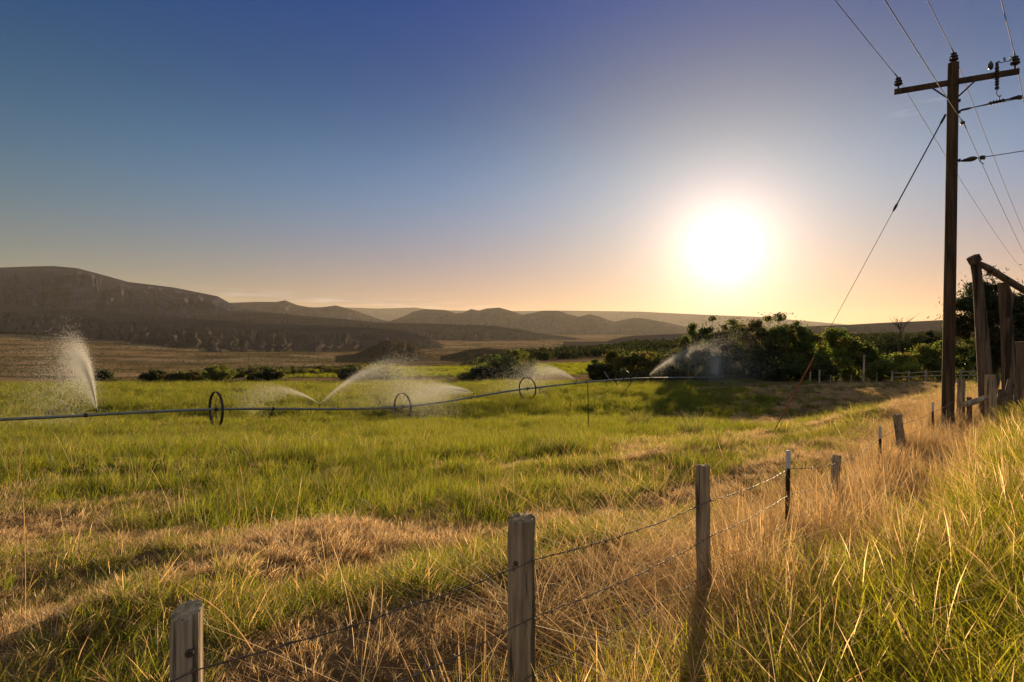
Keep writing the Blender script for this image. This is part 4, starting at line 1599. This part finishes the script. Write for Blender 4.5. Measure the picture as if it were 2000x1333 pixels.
def trees():
    A = 'trees at the end of the pipe'
    for i, (px, row, w, Y, sty, tint, nl, lab) in enumerate([
            (1353, 632, 56, 84, 'tree', LEAF, 2600, 'first tree from the left of the tall dark row, with a loose round crown'),
            (1392, 619, 54, 82, 'column', LEAF, 2200, 'narrow top-heavy tree standing just right of the loose round tree'),
            (1438, 624, 84, 86, 'bush', LEAF, 4200, 'broad dark tree directly under the sun'),
            (1478, 626, 60, 84, 'tree', RUST, 2800, 'reddish-green tree between the broad dark tree and the tallest tree'),
            (1512, 613, 72, 83, 'tree', LEAF, 3600, 'tallest tree of the dark row, its ragged top above the far mountains'),
            (1550, 628, 64, 82, 'bush', LEAF, 3200, 'leafy tree right beside the tallest tree'),
            (1585, 652, 56, 80, 'bush', LEAF, 2600, 'lower tree whose crown drops behind the orange guard'),
            (1632, 643, 76, 78, 'bush', LIGHT, 3800, 'round bright-topped tree behind the slanting guy wire'),
            (1676, 668, 56, 77, 'bush', LEAF, 2400, 'low dark tree below the dead snag on its left')]):
        tree('broadleaf_tree', px, row, w, Y, sty, tint, int(nl * 1.5), 0.16, lab, 'tree', A, 20 + i, z0f=0.02 if sty == 'bush' else 0.1)
    for i, (px, row, w, Y, lab) in enumerate([
            (1420, 690, 60, 80, 'undergrowth bush at the foot of the narrow top-heavy tree'),
            (1480, 682, 76, 79, 'undergrowth bush under the tallest tree'),
            (1540, 690, 70, 78, 'undergrowth bush right of the tallest tree, left of the orange guard'),
            (1595, 697, 60, 76, 'undergrowth bush behind the orange guard'),
            (1372, 700, 50, 80, 'undergrowth bush behind the last jet of water')]):
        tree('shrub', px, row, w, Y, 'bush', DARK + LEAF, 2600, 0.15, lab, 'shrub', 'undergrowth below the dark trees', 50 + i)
    B = 'bright shrubs in front of the juniper trees'
    for i, (px, row, w, Y, lab) in enumerate([
            (1722, 702, 46, 71, 'small yellow-green shrub, lowest and leftmost of the bright row'),
            (1758, 690, 58, 72, 'yellow-green shrub below the dead snag'),
            (1795, 673, 62, 73, 'tall yellow-green shrub left of the utility pole'),
            (1832, 667, 56, 72, 'yellow-green shrub touching the left side of the utility pole'),
            (1888, 660, 52, 72, 'yellow-green shrub between the utility pole and the gateway'),
            (1940, 682, 70, 70, 'yellow-green shrub seen through the log gateway')]):
        tree('shrub', px, row, w, Y, 'bush', LIGHT, 3000, 0.14, lab, 'shrub', B, 60 + i)
    for i, (px, row, w, Y, sty, lab) in enumerate([
            (1692, 651, 92, 108, 'bush', 'dark dome-shaped juniper left of the dead snag'),
            (1745, 652, 76, 112, 'bush', 'dark flat-topped juniper right behind the dead snag'),
            (1782, 655, 56, 114, 'bush', 'dark low juniper between the dead snag and the pointed conifer'),
            (1818, 648, 34, 110, 'juniper', 'small pointed dark conifer left of the utility pole')]):
        tree('juniper_tree', px, row, w, Y, sty, DARK, 2600, 0.2, lab, 'tree', 'dark junipers behind the bright shrubs', 70 + i, 'needle')
    Cg = 'bushes along the foot of the juniper slope'
    for i, (px, row, w, Y, lab) in enumerate([
            (1172, 702, 42, 86, 'small bush furthest left of the bushes behind the pipe, right of the dirt track'),
            (1206, 684, 56, 93, 'rounded bush left of centre behind the pipe'),
            (1245, 688, 58, 93, 'bush in the middle of the row behind the pipe'),
            (1282, 690, 54, 90, 'bush left of the rising jet behind the pipe'),
            (1318, 684, 56, 90, 'bush beside the loose round tree, right end of its row')]):
        tree('bush', px, row, w, Y, 'bush', LEAF + RUST, 2800, 0.17, lab, 'bush', Cg, 80 + i)
    D = 'trees at the centre of the field edge'
    for i, (px, row, w, Y, sty, tint, lab) in enumerate([
            (938, 717, 66, 88, 'bush', DARK, 'low dark bush at the left side of the central clump'),
            (980, 694, 74, 91, 'bush', LEAF + DARK, 'dark tree in the middle of the central clump'),
            (1013, 684, 58, 93, 'tree', LEAF, 'tallest tree of the central clump, on its right side'),
            (688, 719, 46, 86, 'bush', DARK, 'dark bush left of the bright bush and the long jet'),
            (742, 714, 76, 85, 'bush', LIGHT, 'bright round bush lit behind the falling end of the long jet')]):
        tree('bush', px, row, w, Y, sty, tint, 3400, 0.15, lab, 'bush', D, 90 + i, z0f=0.02)
    E_ = 'small trees beyond the left edge of the field'
    for i, (px, row, w, Y, sty, tint, lab) in enumerate([
            (193, 731, 38, 88, 'bush', DARK, 'round dark bush just right of the tall plume of water'),
            (302, 730, 36, 88, 'bush', DARK, 'small rounded dark tree on a short stem left of the first wheel'),
            (352, 734, 42, 88, 'bush', RUST, 'low reddish bush between the small rounded tree and a bare-stemmed tree'),
            (377, 732, 32, 87, 'loose', RUST, 'sparse small tree on bare stems left of the light green tree'),
            (424, 722, 48, 86, 'tree', LIGHT, 'light green feathery tree right behind the first wheel'),
            (505, 736, 30, 89, 'bush', DARK, 'low dark bush left of the twin dark tree'),
            (527, 726, 40, 87, 'tree', DARK, 'dark tree standing right of the first wheel, behind the short jet')]):
        tree('small_tree', px, row - 8, w * 1.1, Y, sty, tint, 2400, 0.13, lab, 'tree', E_, 110 + i, z0f=0.12 if sty != 'tree' else 0.2)
    # pinyon behind the gateway
    tree('pinyon_pine', 1938, 526, 150, 29, 'pine', DARK, 40000, 0.10, 'large dark pinyon pine behind the log gateway', 'tree', None, 140, 'needle', 0.2)
    # dead snag
    X = (1757 - HX) / F * 104
    g = random.Random(3)
    zg = gz(X, 104)
    H = P(1757, 620, 104).z - zg
    mb = MB()
    tr = [Vector((X, 104, zg - 0.2)), Vector((X - 0.2, 104, zg + H * 0.5)), Vector((X + 0.1, 104, zg + H * 0.72)), Vector((X + 0.5, 104, zg + H))]
    mb.tube(tr, [0.2, 0.15, 0.1, 0.02], 7)
    for k in range(16):
        f = g.uniform(0.4, 0.9)
        s0 = tr[1].lerp(tr[3], (f - 0.4) / 0.6)
        e = s0 + Vector((g.uniform(-2.2, 2.4), g.uniform(-1.5, 1.5), g.uniform(0.8, 2.4)))
        mb.tube([s0, s0.lerp(e, 0.5) + Vector((0, 0, -0.2)), e], [0.07, 0.045, 0.012], 5)
        mb.tube([s0.lerp(e, 0.5), s0.lerp(e, 0.5) + Vector((g.uniform(-1, 1), 0, g.uniform(0.4, 1.2)))], [0.03, 0.01], 4)
    tag(mb.build('dead_tree', M['bark'], None), 'bare dead snag sticking up between the dark junipers', 'tree')

    # coarse grass clumps standing out of the field
    for i, (px, row, w, Y, lab) in enumerate([
            (1397, 862, 54, 19.5, 'dark tufty grass clump in the middle of the field, right of the stake'),
            (1090, 898, 70, 15.5, 'green tufty grass clump below the foot of the stake'),
            (1355, 815, 46, 27, 'blue-green tuft behind the dark grass clump'),
            (1249, 805, 40, 31, 'small tuft in the grass right of the stake')]):
        X = (px - HX) / F * Y
        zg = gz(X, Y)
        wd = w / F * Y
        h = max(P(px, row, Y).z - zg, 0.4) * 1.15
        o = tuft('grass_clump', M['grass'], [
            blades(420, h, 0.011, wd * 0.42, 0.3, 0.6, 4, LEAF + OLIVE, 700 + i, hvar=0.5),
            blades(160, h * 0.6, 0.012, wd * 0.55, 0.5, 0.7, 3, LEAF, 720 + i, hvar=0.5)])
        COL.objects.link(o)
        o.location = (X, Y, zg - 0.03)
        tag(o, lab, 'grass clump', 'coarse clumps in the field')

    # woodland: junipers on the slope, brush lines far off
    kinds = []
    for i in range(5):
        me, C = crown_mesh('juniper', 4.0, 3.6, 0.1, 'bush', 260, 0.42, DARK + LEAF, 300 + i, M['needle'])
        kinds.append(bpy.data.objects.new('juniper', me))
    n = 9000
    Y = rng.uniform(150, 950, n)
    u = rng.uniform(-0.30, 0.75, n)
    X = u * Y
    lo = np.interp(u, [-0.30, -0.22, -0.12, -0.02, 0.06, 0.17, 0.22, 0.3, 0.5, 0.75], [250, 245, 270, 285, 300, 330, 160, 150, 150, 150])
    hi = np.interp(u, [-0.30, -0.22, -0.12, -0.02, 0.1, 0.2, 0.4, 0.75], [262, 280, 350, 470, 620, 850, 940, 900])
    dn = fbm(X / 30, Y / 45, 3, 4)
    keep = (Y > lo) & (Y < hi) & (rng.random(n) < sstep(0.35, 0.55, dn) * np.interp(Y, [150, 300, 900], [0.35, 0.8, 1.0]))
    scatter('juniper_woodland', kinds, X[keep], Y[keep], -0.1, rng.uniform(0.55, 1.25, keep.sum()) * np.interp(Y[keep], [150, 300, 900], [0.8, 1.0, 1.35]), 0.05)
    kinds = []
    for i in range(4):
        me, C = crown_mesh('scrub', 1.5, 2.2, 0.02, 'bush', 240, 0.14, DARK + RUST, 320 + i, M['leaf'])
        kinds.append(bpy.data.objects.new('scrub', me))
    # brush line beyond the field edge and hedge lines by the second field
    X1 = rng.uniform(-64, -36, 190)
    Y1 = 92 + rng.normal(0, 1.6, 190) + (X1 + 45) * 0.06
    X2 = rng.uniform(-74, -35, 120)
    Y2 = 150 + (X2 + 60) * 0.9 + rng.normal(0, 2.0, 120)
    X3 = rng.uniform(-80, -48, 60)
    Y3 = 196 + (X3 + 60) * 1.2 + rng.normal(0, 3.0, 60)
    X4 = rng.uniform(-60, -5, 130)
    Y4 = 246 - X4 * 0.2 + rng.normal(0, 4.0, 130)
    X5 = rng.uniform(14, 62, 420)
    Y5 = rng.uniform(84, 104, 420)
    Xa, Ya = np.concatenate([X1, X2, X3, X4, X5]), np.concatenate([Y1, Y2, Y3, Y4, Y5])
    sc = np.concatenate([rng.uniform(0.25, 0.6, 190), rng.uniform(0.6, 1.3, 120), rng.uniform(0.7, 1.5, 60), rng.uniform(0.7, 1.4, 130), rng.uniform(0.6, 1.5, 420)])
    scatter('scrub_lines', kinds, Xa, Ya, -0.05, sc, 0.05)
    # sagebrush dotted over the valley floor
    n = 16000
    Y = np.exp(rng.uniform(np.log(650), np.log(3600), n))
    u = rng.uniform(-1.0, 0.12, n)
    X = u * Y
    keep = rng.random(n) < sstep(0.40, 0.62, fbm(X / 220, Y / 120, 4, 6))
    scatter('valley_sagebrush', kinds, X[keep], Y[keep], -0.1, rng.uniform(0.6, 1.6, keep.sum()) * np.interp(Y[keep], [650, 3600], [1.1, 3.0]), 0.05)


trees()


# ------------------------------------------------------------------ fences at the far side of the field
def far_fences():
    t = empty('rail_fence', P(1800, 735, 67))
    tag(t, 'low wooden rail fence in front of the bright shrubs near the utility pole', 'fence')
    xs = [1742, 1775, 1808, 1842, 1876, 1910, 1944, 1978, 2012, 2046]
    tops = []
    for px in xs:
        X = (px - HX) / F * 67
        zg = gz(X, 67)
        MB().tube([(X, 67, zg - 0.2), (X + 0.03, 67, zg + 1.25)], [0.11, 0.10], 8, True, 0.08, px).build('rail_post', M['post_grey'], t)
        tops.append(Vector((X, 67.05, zg)))
    for h in (0.55, 1.0):
        for a, b in zip(tops, tops[1:]):
            MB().tube([a + Vector((0, 0, h)), b + Vector((0, 0, h + 0.03))], 0.06, 6).build('rail', M['post_grey'], t)
    t = empty('wire_fence', P(1600, 740, 70))
    tag(t, 'old wire fence of thin uneven posts at the foot of the dark trees', 'fence')
    tops = []
    for px, h, r in ((1582, 1.3, 0.09), (1600, 1.5, 0.10), (1622, 0.9, 0.07), (1641, 1.0, 0.06), (1662, 0.9, 0.06), (1686, 3.2, 0.12), (1712, 1.1, 0.07)):
        X = (px - HX) / F * 70
        zg = gz(X, 70)
        o = MB().tube([(X, 70, zg - 0.2), (X + 0.04 * h, 70, zg + h)], [r, r * 0.85], 8, True, 0.08, px).build('wooden_post', M['post_grey'], t)
        if h > 3:
            o['label'] = 'tall pole-like post'
        tops.append(Vector((X, 69.9, zg)))
    for h in (0.4, 0.8):
        MB().tube([p + Vector((0, 0, h)) for p in tops], 0.012, 5).build('wire', M['wire'], t)
    t = empty('wire_fence', P(830, 752, 83))
    tag(t, 'thin wire fence along the far edge of the green field, left of the central trees', 'fence')
    tops = []
    for px in (560, 590, 621, 652, 785, 798, 808, 824, 840, 858, 876, 893):
        X = (px - HX) / F * 84
        zg = gz(X, 84)
        MB().tube([(X, 84, zg - 0.2), (X, 84, zg + 1.35)], 0.055, 6).build('wooden_post', M['post'], t)
        tops.append(Vector((X, 83.94, zg)))
    for h in (0.5, 0.9, 1.25):
        MB().tube([p + Vector((0, 0, h)) for p in tops], 0.012, 5).build('wire', M['wire'], t)


far_fences()
